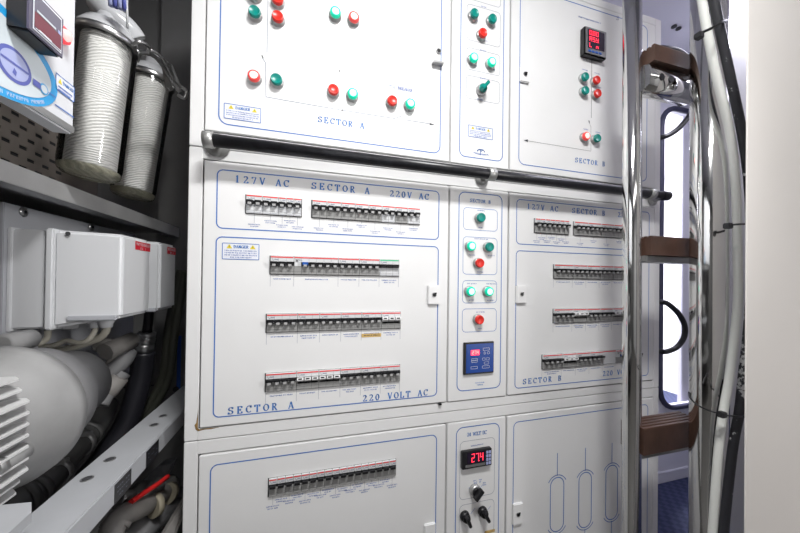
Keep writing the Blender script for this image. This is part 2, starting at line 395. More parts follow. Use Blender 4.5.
b = MB(); b.box(1.0, 4.2, 2.3, 2.34, 0, 2.9, WHITE); b.box(1.0, 1.04, .75, 2.3, 0, 2.9, WHITE); b.box(4.16, 4.2, .75, 2.3, 0, 2.9, WHITE); b.box(1, 4.2, .75, 2.34, 2.6, 2.64, WHITE)
struct(b, 'wall_passage')
xa = aty(682.5, 250, .80).x
b = MB(); b.box(xa, xa+.7, .80, .83, .0, 2.55, LILAC, .004); struct(b, 'trim_2')
# skirting under the doorway bulkhead
b = MB(); b.box(1.2, 4.2, DY-.015, DY, 0, .07, LILAC, .003); struct(b, 'baseboard_far')
# partition close to the camera on the right
x0 = aty(747.6, 200, -.37).x
b = MB(); b.box(x0, 1.9, -.37, -.367, 0, 2.6, PINKW, .0004)
struct(b, 'wall_right')
x1 = aty(724, 200, .06).x
b = MB(); b.box(x1, 2.05, .06, .10, 0, 2.6, WALLG, .003); struct(b, 'wall_side')

# ---------------------------------------------------------------- switchboard cabinets
XL, XR = -.250, 1.128
DA = (-.2222, .3515); ST = (.3545, .5325); DB = (.5365, 1.100)
def cabinet(name_label, z0, z1, dz0, dz1):
    root = empty('switchboard_cabinet', (0, .2, z0), name_label, 'electrical cabinet')
    b = MB()
    # front stiles and rails
    yf = .0025
    for (a, c) in ((XL, DA[0]-.002), (DB[1]+.002, XR)): b.box(a, c, yf, .022, z0, z1, PAINT, .0012)
    for (a, c) in ((DA[1]+.001, ST[0]-.001), (ST[1]+.001, DB[0]-.002)):
        b.box(a, c, yf+.001, .022, dz0, dz1, PAINT)
    b.box(DA[0]-.0022, DB[1]+.0022, yf, .022, z0, dz0-.0025, PAINT, .0008)
    b.box(DA[0]-.0022, DB[1]+.0022, yf, .022, dz1+.0025, z1, PAINT, .0008)
    # carcass
    b.box(XL, XL+.004, .022, .40, z0, z1, PAINT); b.box(XR-.004, XR, .022, .40, z0, z1, PAINT)
    b.box(XL, XR, .022, .40, z0, z0+.004, PAINT); b.box(XL, XR, .022, .40, z1-.004, z1, PAINT)
    b.box(XL, XR, .396, .40, z0, z1, PAINT); b.box(XL+.005, XR-.005, .0225, .0265, z0+.005, z1-.005, GAP)
    return root, b
def slab(x0, x1, z0, z1):
    b = MB(); e = .0016 if x1-x0 > .3 else 0
    b.box(x0+e, x1-e, 0, .020, z0+e*.6, z1-e*.6, PAINT, .0012); return b

def lock(parent, tl=None, br=None, c=None, size=(.026, .044), handle=False):
    x0, z1 = XZ(*tl, -.006); x1, z0 = XZ(*br, -.006)
    b = MB(); b.box(x0, x1, -.007, 0, z0, z1, WHITE, .002)
    cx_, cz_ = (x0+x1)/2, (z0+z1)/2
    b.lathe([(0, .0065), (.0015, .0065)], (cx_, -.0085, cz_), (0, 1, 0), STEEL, 18)
    b.lathe([(0, .0048), (.0005, .0048)], (cx_, -.0090, cz_), (0, 1, 0), BLACK, 16)
    b.box(cx_+.002, cx_+.006, -.0092, -.0088, cz_+.002, cz_+.006, BLACK)
    o = b.build('lock', parent); return o

_btn = {}
def push_button(parent, px, py, kind):
    p = aty(px, py, -.015)
    body = MB(); x, z = p.x, p.z
    body.lathe([(0, .0150), (-.003, .0150), (-.0035, .0138), (-.0070, .0138), (-.0080, .0125)], (x, 0, z), (0, 1, 0), COLLAR, 28)
    lab = {'g': 'green push button', 'r': 'red push button', 'G': 'lit green push button', 'R': 'lit red push button'}[kind]
    o = body.build('push_button', parent); o['label'] = lab
    cm = {'g': BGREEN, 'r': BRED, 'G': LGREEN, 'R': LRED}[kind]
    c = MB(); prof = [(-.007, .0124), (-.0135, .0124), (-.0155, .0112)]
    if kind in 'GR':
        c.lathe(prof+[(-.0158, .0082)], (x, 0, z), (0, 1, 0), cm, 28, caps=False)
        c.lathe([(-.0156, .0084), (-.0162, .0065), (-.0165, 0)], (x, 0, z), (0, 1, 0), GLOWG if kind == 'G' else GLOWR, 28, caps=False)
    else:
        c.lathe(prof+[(-.0155, .0100), (-.0150, .0094), (-.0150, 0)], (x, 0, z), (0, 1, 0), cm, 28, caps=False)
    c.build('cap', o)
    return o

def selector(parent, px, py, col, ang, bezel=COLLAR, s=1., name='selector_switch'):
    p = aty(px, py, -.018); x, z = p.x, p.z
    b = MB(); b.lathe([(0, .0150*s), (-.004, .0150*s), (-.006, .0135*s), (-.012, .013*s)], (x, 0, z), (0, 1, 0), bezel, 26)
    o = b.build(name, parent)
    k = MB(); k.lathe([(-.012, .0115*s), (-.017, .011*s)], (x, 0, z), (0, 1, 0), col, 24)
    M = Matrix.Translation((x, 0, z)) @ Matrix.Rotation(ang, 4, 'Y')
    k.box(-.0045*s, .0045*s, -.031, -.015, -.015*s, .015*s, col, .0015, M)
    k.build('knob', o)
    return o

def breaker_row(parent, x0, z1, sections, xend=None, z_h=.0405):
    """sections: list of (modules, kind).  kinds: k black toggles, w white toggles, b blue residual-current, g green stripe, s black/white, x blank"""
    tot = sum(s[0] for s in sections); mod = .0175 if xend is None else (xend-x0)/tot
    x = x0; z0 = z1-z_h
    sb = MB()   # dark slot edge cut in the door, shown as a thin frame round the row
    for (n, kind) in sections:
        w = n*mod; b = MB(); g = .0004
        a, c = x+g, x+w-g
        if kind == 'x':
            b.box(a, c, -.003, .006, z0, z1, BRWHITE, .0005); b.rect(a, c, z1-.0032, z1-.0006, RED, -.0035)
            b.build('blanking_plate', parent); x += w; continue
        # upper shoulder (white with the coloured stripe), toggle recess, lower shoulder
        b.box(a, c, -.0050, .010, z1-.0125, z1, BRWHITE, .0006)
        b.box(a, c, .0005, .010, z0+.0195, z1-.0125, BRWHITE)
        if kind == 'm': b.box(a+.0028, c-.0028, -.0010, .004, z0+.0195, z1-.0150, GAP)
        if kind in 'ksb': b.box(a+.0016, c-.0016, -.0010, .004, z0+.0195, z1-.0128, GAP)
        b.box(a, c, -.0045, .010, z0, z0+.0195, BRWHITE if kind == 's' or kind == 'g' else BRGREY, .0006)
        b.rect(a+.0008, c-.0008, z1-.0036, z1-.0010, GREEN if kind == 'g' else RED, -.0054)
        # model plate marks
        for q in range(n if isinstance(n, int) else 1):
            xx = x+q*mod
            if q: b.rect(xx-.0002, xx+.0002, z0+.0002, z0+.0193, GAP, -.0049); b.rect(xx-.0002, xx+.0002, z1-.0122, z1-.0040, GREYL, -.0054)
        b.line([(a+.003, z1-.0050), (a+.006, z1-.0105), (a+.010, z1-.0060)], .0006, GREYL, -.0054)
        b.rect(a+.009, min(a+.017, c-.001), z1-.0085, z1-.0068, GREYL, -.0054)
        if kind in 'sg': b.rrect(a+.0015, c-.0015, z0+.0020, z0+.017, .002, .0005, GREYL, -.0049)
        b.rect(a, c, z0+.0060, z0+.0063, GAP, -.0049)
        o = b.build('circuit_breaker', parent)
        t = MB()
        for q in range(int(round(n))):
            xx = x+q*mod
            if kind == 'w':
                t.prism([(xx+.0012, -.0035, z1-.0150), (xx+.0012, -.0125, z1-.0110), (xx+.0012, -.0135, z1-.0175), (xx+.0012, -.004, z1-.0235)], (mod-.0024, 0, 0), WHITE)
                t.rect(xx+.0040, xx+mod-.0045, z1-.0158, z1-.0128, BLACK, -.0136)
            else:
                mt = BLUEP if (kind == 'b' and q == 1) else BLACK
                if kind == 'b' and q == 0:
                    t.box(xx+.001, xx+mod-.001, -.0045, .001, z1-.0225, z1-.0125, BRWHITE, .0005); t.box(xx+.005, xx+.009, -.0065, -.004, z1-.0105, z1-.0065, DSTEEL); continue
                hw = .0022
                t.prism([(xx+mod/2-.0062, -.0030, z1-.0140), (xx+mod/2-.0062, -.0135, z1-.0125), (xx+mod/2-.0062, -.0130, z1-.0180), (xx+mod/2-.0062, -.002, z1-.0215)], (.0124, 0, 0), mt)
                if kind in 'ksb': t.box(xx+mod/2-hw*1.6, xx+mod/2+hw*1.6, -.0142, -.0015, z1-.0228, z1-.0180, NUB)
        if n > 1 and kind in 'kbg':
            t.box(x+mod*(2.3 if kind == 'b' else .3), x+w-mod*.3, -.0122, -.0085, z1-.0165, z1-.0132, BLACK)
        if kind == 'w': t.box(x+.002, x+w-.002, -.0045, 0, z1-.0275, z1-.0215, BLACK)
        t.build('toggle', o)
        if kind == 'w': o['label'] = 'breaker with white toggles'
        if kind == 'b': o['label'] = 'breaker with a blue toggle'
        x += w
    return x
def cut_edge(b, x0, x1, z0, z1):
    b.rect(x0-.0022, x1+.0012, z0-.0016, z1+.0008, GAP, -.0003)
def captions(b, x0, z0, sections, mod, rows=(1, 2), ticks=True, single=False, drop=.014):
    x = x0
    for i, (n, kind) in enumerate(sections):
        w = n*mod; c = x+w/2
        if ticks: b.rect(x-.0003, x+.0003, z0-.026, z0, GREYL)
        if single:
            d = (.016, .006, .014, .003)[i % 4]; 
            b.rect(c-.0003, c+.0003, z0-d-.003, z0, GREYL); micro(b, c, z0-d-.005, .024, 2, None, .0026)
        else: micro(b, c, z0-drop*.55, min(w*.72, .05), random.choice(rows), None, .0032)
        x += w
    if ticks: b.rect(x-.0003, x+.0003, z0-.026, z0, GREYL)

def danger(b, tl, br, pmap=None):
    x0, z1 = XZ(*tl); x1, z0 = XZ(*br); w = x1-x0; h = z1-z0
    b.rect(x0, x1, z0, z1, LABELW, -.0004); b.rrect(x0, x1, z0, z1, .002, .0014, BLUE, -.0007)
    for cx_ in (x0+w*.19, x1-w*.18):
        t = h*.26; zc = z1-h*.33
        b.poly([(cx_-t*.62, -.0008, zc), (cx_+t*.62, -.0008, zc), (cx_, -.0008, zc+t)], YELL)
        b.line([(cx_, zc+t*.65), (cx_, zc+t*.2)], .0009, BLACKP, -.001)
    text(b, 'DANGER', x0+w*.33, x1-w*.33, z1-h*.30, h*.17, BLUET, -.0008, wide=1.0, bold=1.3)
    for r in range(4): micro(b, (x0+x1)/2, z1-h*(.42+.135*r), w*(.86 - (.3 if r == 3 else 0)), 1, None, h*.085, -.0008)

# ===== upper cabinet
up, fb = cabinet('upper white switchboard cabinet with push buttons and meter, above the black rail', 1.581, 2.190, 1.616, 2.164)
fb.build('frame', up)
# -- door A
d = slab(DA[0], DA[1], 1.616, 2.164)
d.rrect(-.1958, .3245, 1.633, 2.145, .020, .0024, BLUE)
tpx(d, 'SECTOR A', (320, 119.3), (362, 125.8), .0135, BLUET)
danger(d, (224, 102.8), (261, 123.5))
def mimic(b, pts, m=GREYL, w=.0014): b.line([XZ(*p) for p in pts], w, m)
mimic(d, [(268, 0), (267, 53)]); mimic(d, [(262.5, 58), (265.6, 63), (266, 97), (300, 103), (342, 110.2), (394.5, 118.5), (402, 116)])
mimic(d, [(404.5, 119.8), (431, 124)]); mimic(d, [(342.7, 56), (342.5, 67)]); mimic(d, [(339.3, 71.5), (342.3, 76.5), (342.2, 110)])
for p in ((262.3, 57), (339.3, 71.2)):
    x, z = XZ(*p); d.poly([(x-.0020, -.0008, z+.003), (x+.0005, -.0008, z+.0035), (x+.003, -.0008, z-.0025), (x+.0012, -.0008, z-.004)], BLACKP)
x, z = XZ(432.5, 124.6); d.poly([(x-.008, -.0008, z+.003), (x+.006, -.0008, z), (x-.008, -.0008, z-.003)], BLACKP)
x, z = XZ(342.2, 110.4); d.disc(x, z, .0018, BLACKP)
tpx(d, 'TIE BREAKER', (390, 86.5), (411.5, 90.5), .0075, MICRO)
for (px, py) in ((254, 21), (278, 26), (278, 5)): x, z = XZ(px, py-12); micro(d, x, z, .022, 1)
DAup = d.build('door', up)
for (px, py, k) in ((254.3, 10.3, 'g'), (277.5, 15.3, 'r'), (277.3, -2.5, 'r'), (253.8, -9, 'g'), (335.6, 11, 'G'), (354.2, 16, 'R'), (253.6, 74.8, 'R'), (276.3, 78.3, 'g'),
                    (333.6, 88.7, 'r'), (353, 92.8, 'G'), (392.7, 99.8, 'r'), (410.8, 103, 'G'), (335.6, -35, 'g'), (354.2, -31, 'r')):
    push_button(up, px, py, k)
x0, z1 = XZ(437.5, 48, -.003); b = MB()
b.lathe([(0, .0068), (-.003, .0068)], (x0+.004, 0, z1-.006), (0, 1, 0), STEEL, 20); b.lathe([(-.003, .0052), (-.0035, .005)], (x0+.004, 0, z1-.006), (0, 1, 0), BLACK, 18)
xa, za = XZ(433, 60.8, -.01); xb, zb2 = XZ(443.5, 62.6, -.01); b.box(xa, xb, -.013, 0, za-.0045, za+.0025, STEEL, .001)
b.build('lock', DAup)
# -- centre strip
d = slab(ST[0], ST[1], 1.616, 2.164)
d.rrect(.379, .514, 1.635, 2.150, .018, .0022, BLUE)
gx0, gx1 = .3975, .502
def zpx(px, py): return XZ(px, py)[1]
for (a, c) in (((466, 3), (465, 39)), ((465, 46.5), (464.5, 68.5)), ((464.5, 74.2), (464, 97.5)), ((466, -35), (466, -2))):
    d.rrect(gx0, gx1, zpx(*c), zpx(*a), .010, .0010, GREYL)
danger(d, (468, 124.6), (492.5, 140.3))
x, z = XZ(481, 152)
d.line(arc(x, z-.003, .012, .010, 20, 160, 10), .002, BLUE); d.line(arc(x, z-.003, .022, .0045, 190, 350, 10), .0012, BLUE)
d.line([(x-.012, z+.002), (x-.006, z+.007), (x, z+.001), (x+.006, z+.007), (x+.012, z+.001)], .0018, BLUE); d.line([(x, z+.006), (x-.003, z-.009)], .002, BLUE)
d.line([(x-.024, z-.004), (x+.026, z-.006)], .0009, BLUE)
for (px, py) in ((475, 20), (493, 25), (484, 40), (474, 65), (492, 69), (484, 6.5), (483, 50), (483, 78), (480, 99)): x, z = XZ(px, py); micro(d, x, z, .018, 1)
d.build('control_panel', up)
for (px, py, k) in ((475.3, 12.4, 'g'), (493.3, 17.8, 'g'), (483.6, 32, 'r'), (474.6, 56.8, 'G'), (492.6, 61.2, 'G')): push_button(up, px, py, k)
o = selector(up, 484, 87, BGREEN, .7); o['label'] = 'green selector switch'
# -- door B
d = slab(DB[0], DB[1], 1.616, 2.164)
d.rrect(.5655, 1.062, 1.635, 2.150, .020, .0022, BLUE)
tpx(d, 'SECTOR B', (576.5, 159.8), (603.5, 164.3), .0140, BLUET)
tpx(d, 'SO', (617.5, 18.3), (624.3, 20.2), .0135, mat('dark_lettering', (.10, .11, .2), .5), bold=.8)
mimic(d, [(591.7, 60), (591.2, 118)], BLACKP); mimic(d, [(589.3, 123), (590.8, 127), (590.8, 151.2), (526, 140.6)], BLACKP, .0009)
x, z = XZ(588.9, 122); d.poly([(x-.003, -.0008, z+.004), (x+.001, -.0008, z+.004), (x+.003, -.0008, z-.004), (x, -.0008, z-.004)], BLACKP)
x, z = XZ(526, 140.6); d.poly([(x-.008, -.0008, z), (x+.006, -.0008, z+.004), (x+.006, -.0008, z-.004)], BLACKP)
x, z = XZ(592, 24); micro(d, x-.01, z+.012, .085, 1, None, .0045)
for (px, py) in ((585, 69.5), (597, 73), (585, 84), (598, 87), (586, 129), (598, 132)): x, z = XZ(px, py); micro(d, x, z, .02, 1)
DBup = d.build('door', up)
lock(DBup, (520.6, 65.5), (529.6, 83))
for (px, py, k) in ((586.3, 76, 'g'), (597.8, 79.4, 'r'), (586.5, 89.8, 'g'), (598.8, 92.8, 'r'), (587.3, 135.7, 'R'), (598.4, 137.8, 'g')): push_button(up, px, py, k)
# digital meter
x0, z1 = XZ(584.7, 25.5, -.017); x1, z0 = XZ(606.3, 59.5, -.017)
b = MB(); b.box(x0, x1, -.017, 0, z0, z1, BLACK, .002); b.box(x0+.001, x1-.001, -.019, -.015, z0+.001, z1-.001, DSTEEL, .002)
o = b.build('digital_meter', up); w = x1-x0; h = z1-z0
b = MB(); b.box(x0+w*.12, x1-w*.12, -.0195, -.0188, z0+h*.23, z1-h*.10, SCREEN)
yy = -.0199
segs(b, '000', x0+w*.17, x0+w*.62, z0+h*.70, z0+h*.86, LEDR, yy, 0); segs(b, 'RSY', x0+w*.17, x0+w*.62, z0+h*.48, z0+h*.64, LEDR, yy); segs(b, 'L n', x0+w*.17, x0+w*.62, z0+h*.26, z0+h*.42, LEDR, yy)
b.build('screen', o)
b = MB()
for k in range(4): b.box(x0+w*(.14+.16*k), x0+w*(.26+.16*k), -.0205, -.0185, z0+h*.09, z0+h*.16, BLUEP, .0005)
b.build('keypad', o)

# ===== middle cabinet
mid, fb = cabinet('middle white switchboard cabinet with breaker rows, under the black rail', .9535, 1.579, .9795, 1.553)
# rust at the lower left corner of the door opening
fb.poly([(-.2310, .0022, 0.9865), (-.2285, .0022, 0.9765), (-.224, .0022, 0.9730), (-.212, .0022, 0.9750), (-.200, .0022, 0.9745), (-.185, .0022, 0.9765), (-.185, .0022, 0.9771), (-.222, .0022, 0.9771), (-.2245, .0022, 0.9805), (-.2245, .0022, 1.0215), (-.2262, .0022, 1.0045), (-.2280, .0022, 0.9905)], RUST)
fb.build('frame', mid)
d = slab(DA[0], DA[1], .9795, 1.553)
d.rrect(-.1965, .3235, 1.4065, 1.5355, .013, .0024, BLUE); d.rrect(-.1965, .3235, .9985, 1.3900, .013, .0024, BLUE)
tpx(d, '127V AC', (237.6, 179), (286.2, 183.6), .0150, BLUET); tpx(d, 'SECTOR A', (314, 185.5), (367, 191), .0150, BLUET); tpx(d, '220V AC', (391.8, 193.5), (426.6, 196.8), .0150, BLUET)
tpx(d, 'SECTOR A', (230.8, 410.4), (290.9, 405.2), .0150, BLUET); tpx(d, '220 VOLT AC', (364.8, 398.2), (425.5, 392.4), .0150, BLUET)
danger(d, (222.2, 242.6), (259.2, 260.2))
rows = []
S1a = [(2, 's'), (2, 's'), (1, 's'), (1, 's'), (1, 's')]
S1b = [(2, 'k')]*5+[(2, 's'), (2, 'k'), (2, 's')]
S2 = [(3, 'k'), (6, 'b'), (3, 'k'), (3, 'k'), (3, 'g')]
S3 = [(4, 'k'), (3, 'k'), (3, 'k'), (3, 'k'), (3, 'k'), (3, 'w')]
S4 = [(4, 'k'), (3, 'w'), (3, 'w'), (3, 'k'), (3, 'k'), (3, 'k')]
rows = [(-.1375, 1.4845, S1a, -.0214), (.0025, 1.4845, S1b, .2685), (-.0860, 1.3510, S2, .2145), (-.0920, 1.2200, S3, .2205), (-.0920, 1.0870, S4, .2205)]
for i, (x0, z1, S, xe) in enumerate(rows):
    mod = (xe-x0)/sum(s[0] for s in S); cut_edge(d, x0, xe, z1-.0405, z1)
    captions(d, x0, z1-.0425, S, mod, ticks=i > 1, single=i < 2)
xt, zt_ = XZ(372, 334.5); d.rect(xt-.026, xt+.023, zt_-.006, zt_+.0025, TAN, -.0006); micro(d, xt, zt_, .040, 1, BLACKP, .0036, -.0008)
DAm = d.build('door', mid)
for (x0, z1, S, xe) in rows: breaker_row(mid, x0, z1, S, xe)
lock(DAm, (428.3, 285), (439.8, 304.5))
x, z = XZ(440, 403.8); b = MB(); b.box(x-.005, x+.004, -.004, .004, z-.003, z+.002, BLACK, .001); b.build('stud', DAm)
# strip
d = slab(ST[0], ST[1], .9795, 1.553)
d.rrect(.3795, .5145, 1.004, 1.541, .018, .0024, BLUE)
text(d, 'SECTOR B', XZ(471, 200)[0], XZ(489.5, 202.3)[0], zpx(481, 201.5)-.004, .0090, BLUET, bold=1.2)
gx0, gx1 = .3935, .4995
for (a, c) in (((463, 207), (462.7, 229.5)), ((462.4, 236.3), (461.7, 274.3)), ((461.5, 280.2), (461.3, 303.3)), ((461, 308.8), (460.8, 332.5))):
    d.rrect(gx0, gx1, zpx(*c), zpx(*a), .011, .0012, BLUE)
for (px, py, w) in ((481, 210, .022), (480.5, 227, .012), (481, 238.5, .04), (472, 254.5, .02), (491, 255, .02), (480.5, 271.5, .02), (472, 283, .03), (491, 283.3, .03), (472, 299.5, .02), (490.5, 299.8, .02), (480, 311.5, .024), (480, 328, .012), (480, 382, .028)):
    x, z = XZ(px, py); micro(d, x, z, w, 2 if py > 380 else 1, BLUET if py > 380 else None)
d.build('control_panel', mid)
for (px, py, k) in ((482, 217.3, 'g'), (472.3, 246, 'G'), (490.5, 246.8, 'g'), (480.6, 263, 'r'), (471.7, 291.5, 'G'), (490, 291.6, 'G'), (480.3, 320, 'r')): push_button(mid, px, py, k)
x0, z1 = XZ(463.8, 342.7, -.004); x1, z0 = XZ(493.4, 372.5, -.004)
b = MB(); b.box(x0, x1, -.006, 0, z0, z1, BLACK, .0012); o = b.build('charger_display', mid); o['label'] = 'blue battery charger display'
w = x1-x0; h = z1-z0; b = MB(); b.box(x0+w*.07, x1-w*.02, -.0066, -.0058, z0+h*.05, z1-h*.05, SCREENB)
b.rect(x0+w*.22, x0+w*.50, z0+h*.60, z0+h*.76, LEDR, -.0070); segs(b, '274', x0+w*.25, x0+w*.48, z0+h*.63, z0+h*.74, GLOWR, -.0073)
for (a, c, e) in ((.24, .44, .47), (.24, .44, .42), (.60, .70, .47), (.73, .84, .47), (.62, .84, .78), (.65, .70, .66), (.76, .84, .66), (.66, .82, .34), (.22, .44, .22), (.60, .84, .22)):
    b.rrect(x0+w*a, x0+w*c, z0+h*(e-.05), z0+h*(e+.03), .0015, .0007, LABELW, -.0070)
b.build('screen', o)
# door B
d = slab(DB[0], DB[1], .9795, 1.553)
d.rrect(.5605, 1.076, 1.4065, 1.5360, .013, .0022, BLUE); d.rrect(.5605, 1.076, .9965, 1.3895, .013, .0022, BLUE)
tpx(d, '127V AC', (528.6, 206.3), (556.3, 209), .0150, BLUET); tpx(d, 'SECTOR B', (573.5, 210.6), (603.5, 213.2), .0150, BLUET)
xx = XZ(619, 214.5)[0]; text(d, '220V AC', xx, xx+.086, zpx(619, 214.7)-.0075, .0150, BLUET)
tpx(d, 'SECTOR B', (524.5, 381.4), (559.5, 378.2), .0150, BLUET); xx = XZ(604, 373.8)[0]; text(d, '220 VOLT AC', xx, xx+.148, zpx(604, 373.5)-.0075, .0150, BLUET)
T1a = [(1, 'k')]*7
T1b = [(3, 'k'), (3, 'k'), (3, 'k'), (3, 'k'), (3, 'k')]
T2 = [(4, 'k'), (3, 'k'), (3, 'k'), (3, 'k'), (3, 'k'), (3, 'k')]
T3 = [(4, 'k'), (3, 'w'), (3, 'k'), (3, 'k'), (3, 'w'), (3, 'k')]
T4 = [(4, 'k'), (3, 'w'), (3, 'k'), (3, 'k'), (3, 'x'), (6, 'b')]
rowsB = [(.6220, 1.4840, T1a, .7434), (.7630, 1.4840, T1b, 1.022), (.6910, 1.3525, T2, 1.020), (.6910, 1.2205, T3, 1.020), (.6530, 1.0875, T4, 1.036)]
for i, (x0, z1, S, xe) in enumerate(rowsB):
    mod = (xe-x0)/sum(s[0] for s in S); cut_edge(d, x0, xe, z1-.0405, z1)
    captions(d, x0, z1-.0425, S, mod, ticks=i > 1, single=i < 2)
DBm = d.build('door', mid)
for (x0, z1, S, xe) in rowsB: breaker_row(mid, x0, z1, S, xe)
lock(DBm, (516.6, 285.2), (526.4, 303.3))

# ===== lower cabinet
low, fb = cabinet('lower white switchboard cabinet with a row of seventeen single breakers', .06, .9515, .14, .9215)
fb.box(XL+.03, XR-.03, .03, .39, 0, .06, GAP)
fb.build('frame', low)
d = slab(DA[0], DA[1], .14, .9215)
d.rrect(-.1998, .3250, .17, .8990, .016, .0024, BLUE)
SL = [(1, 'm')]*17
cut_edge(d, -.0820, .2132, .8105, .8510)
x = -.082; mod = (.2132+.082)/17
for i in range(17):
    c = x+mod*(i+.5); dd = (.019, .006, .013, .003)[i % 4]
    d.rect(c-.0003, c+.0003, .8085-dd, .8085, GREYL); micro(d, c, .8075-dd, .026, 2, None, .0030)
DAl = d.build('door', low)
breaker_row(low, -.0820, .8510, SL, .2132, .0405)
lock(DAl, (424.6, 525.2), (435.5, 545))
d = slab(ST[0], ST[1], .14, .9215)
d.rrect(.3795, .5135, .20, .9080, .020, .0024, BLUE)
text(d, '24 VOLT DC', XZ(468, 434.5)[0], XZ(485.5, 432)[0], zpx(476.5, 433.5)-.0045, .0095, BLUET, bold=1.15)
gx0, gx1 = .3915, .4985
d.rrect(gx0, gx1, zpx(459.8, 500.4), zpx(460.5, 441.8), .013, .0010, GREYL); d.rrect(gx0, gx1, zpx(460, 540), zpx(460, 505.5), .013, .0010, GREYL)
x, z = XZ(477.5, 444.3); micro(d, x, z, .04, 1)
for (px, py) in ((475, 480), (480.5, 479), (484.5, 482), (470.5, 487)): x, z = XZ(px, py); micro(d, x, z, .010, 2, BLUE)
for (a, c) in (((470.5, 487.5), (474.5, 490.5)), ((476.5, 481), (477, 487)), ((483, 484), (480, 488)), ((462, 512.5), (465, 516)), ((475, 508), (470.5, 514)), ((478.5, 507.5), (482, 513)), ((490.5, 506), (487.5, 510))): mimic(d, [a, c], BLUE, .0009)
x, z = XZ(491, 531); d.rect(x-.02, x+.012, z-.004, z+.004, TAN)
d.build('control_panel', low)
x0, z1 = XZ(462.6, 452.6, -.012); x1, z0 = XZ(491.8, 465.2, -.012)
b = MB(); b.box(x0, x1, -.012, 0, z0, z1, BLACK, .0015); o = b.build('digital_meter', low); w = x1-x0; h = z1-z0
b = MB(); b.box(x0+w*.16, x0+w*.77, -.0126, -.0118, z0+h*.30, z1-h*.08, SCREEN); b.box(x0+w*.10, x0+w*.77, -.0126, -.0118, z0+h*.10, z0+h*.24, DSTEEL)
segs(b, '274', x0+w*.28, x0+w*.72, z0+h*.38, z1-h*.16, LEDR, -.0130, 1); b.build('screen', o)
b = MB()
for k in range(4):
    b.box(x0+w*.80, x0+w*.87, -.0135, -.0115, z0+h*(.10+.21*k), z0+h*(.25+.21*k), STLILAC, .0004); b.box(x0+w*.89, x0+w*.96, -.0135, -.0115, z0+h*(.10+.21*k), z0+h*(.25+.21*k), STLILAC, .0004)
b.build('keypad', o)
for (px, py, a, s, bz) in ((477.8, 493.6, .75, 1.05, COLLAR), (467.6, 520.3, -.35, .9, BLACK), (485.6, 515.5, -.45, .9, BLACK)):
    o = selector(low, px, py, BLACK, a, bz, s); o['label'] = 'black selector switch'
d = slab(DB[0], DB[1], .14, .9215)
d.rrect(.5580, 1.076, .17, .9030, .016, .0022, BLUE)
for (px, t, q, e) in ((557, 453, 475, 533), (585, 448, 470, 529), (611.5, 443, 463, 521)):
    x = XZ(px, 500)[0]; zt1 = zpx(px, t); za = zpx(px, q); zc = zpx(px, e); ww = .0255
    d.rect(x-.0011, x+.0011, za-.002, zt1, BLUE); d.rect(x-.0011, x+.0011, zc-.12, zc+.0, BLUE)
    d.rrect(x-ww, x+ww, zc+.004, za-.006, ww-.001, .0026, BLUE)
    d.line(arc(x, za-.036, .036, .036, 30, 150, 12), .0022, BLUE); d.line(arc(x, zc+.034, .036, .036, 210, 330, 12), .0022, BLUE)
x, z = XZ(631, 425); d.rrect(x, x+.012, z-.04, z+.01, .004, .001, GREYL)
DBl = d.build('door', low)
lock(DBl, (513.3, 504.6), (522.8, 523.5))

# ---------------------------------------------------------------- black rail
rl = empty('hand_rail', (.46, -.045, 1.58), 'black horizontal hand rail across the cabinet front on chrome brackets', 'rail')
pl = aty(213, 141, -.045); pr = aty(668.5, 194.6, -.045); zr = 1.5785
b = MB(); b.lathe([(0, .0130), (pr.x-pl.x-.03, .0130)], (pl.x, -.045, zr), (1, 0, 0), RAILB, 24); b.build('bar', rl)
b = MB(); b.lathe([(0, .0145), (.030, .0145), (.034, .012)], (pr.x-.034, -.045, zr), (1, 0, 0), RAILB, 24); b.build('end_cap', rl)
def bracket(x0, x1, fc, fr):
    b = MB()
    b.lathe([(0, .0160), (x1-x0, .0160)], (x0, -.045, zr), (1, 0, 0), SATIN, 24)
    b.lathe([(0, fr), (.004, fr), (.006, .010)], (fc.x, -.0001, fc.z), (0, -1, 0), SATIN, 28)
    b.tube([(fc.x, -.003, fc.z), (fc.x, -.022, fc.z), ((x0+x1)/2, -.040, zr-.006), ((x0+x1)/2, -.045, zr)], .0085, SATIN, 12)
    b.build('bracket', rl)
bx0 = aty(203.5, 140, -.045).x
bracket(bx0, aty(214, 140, -.045).x, aty(217.5, 145.5, 0), .025)
b1 = aty(487.5, 170, -.045).x; b2 = aty(494.5, 170, -.045).x
bracket(b1, b2, aty(481.5, 178.3, 0), .0195)
q = aty(652, 200, 0); bracket(aty(648, 190, -.045).x, aty(653, 190, -.045).x, q, .0195)

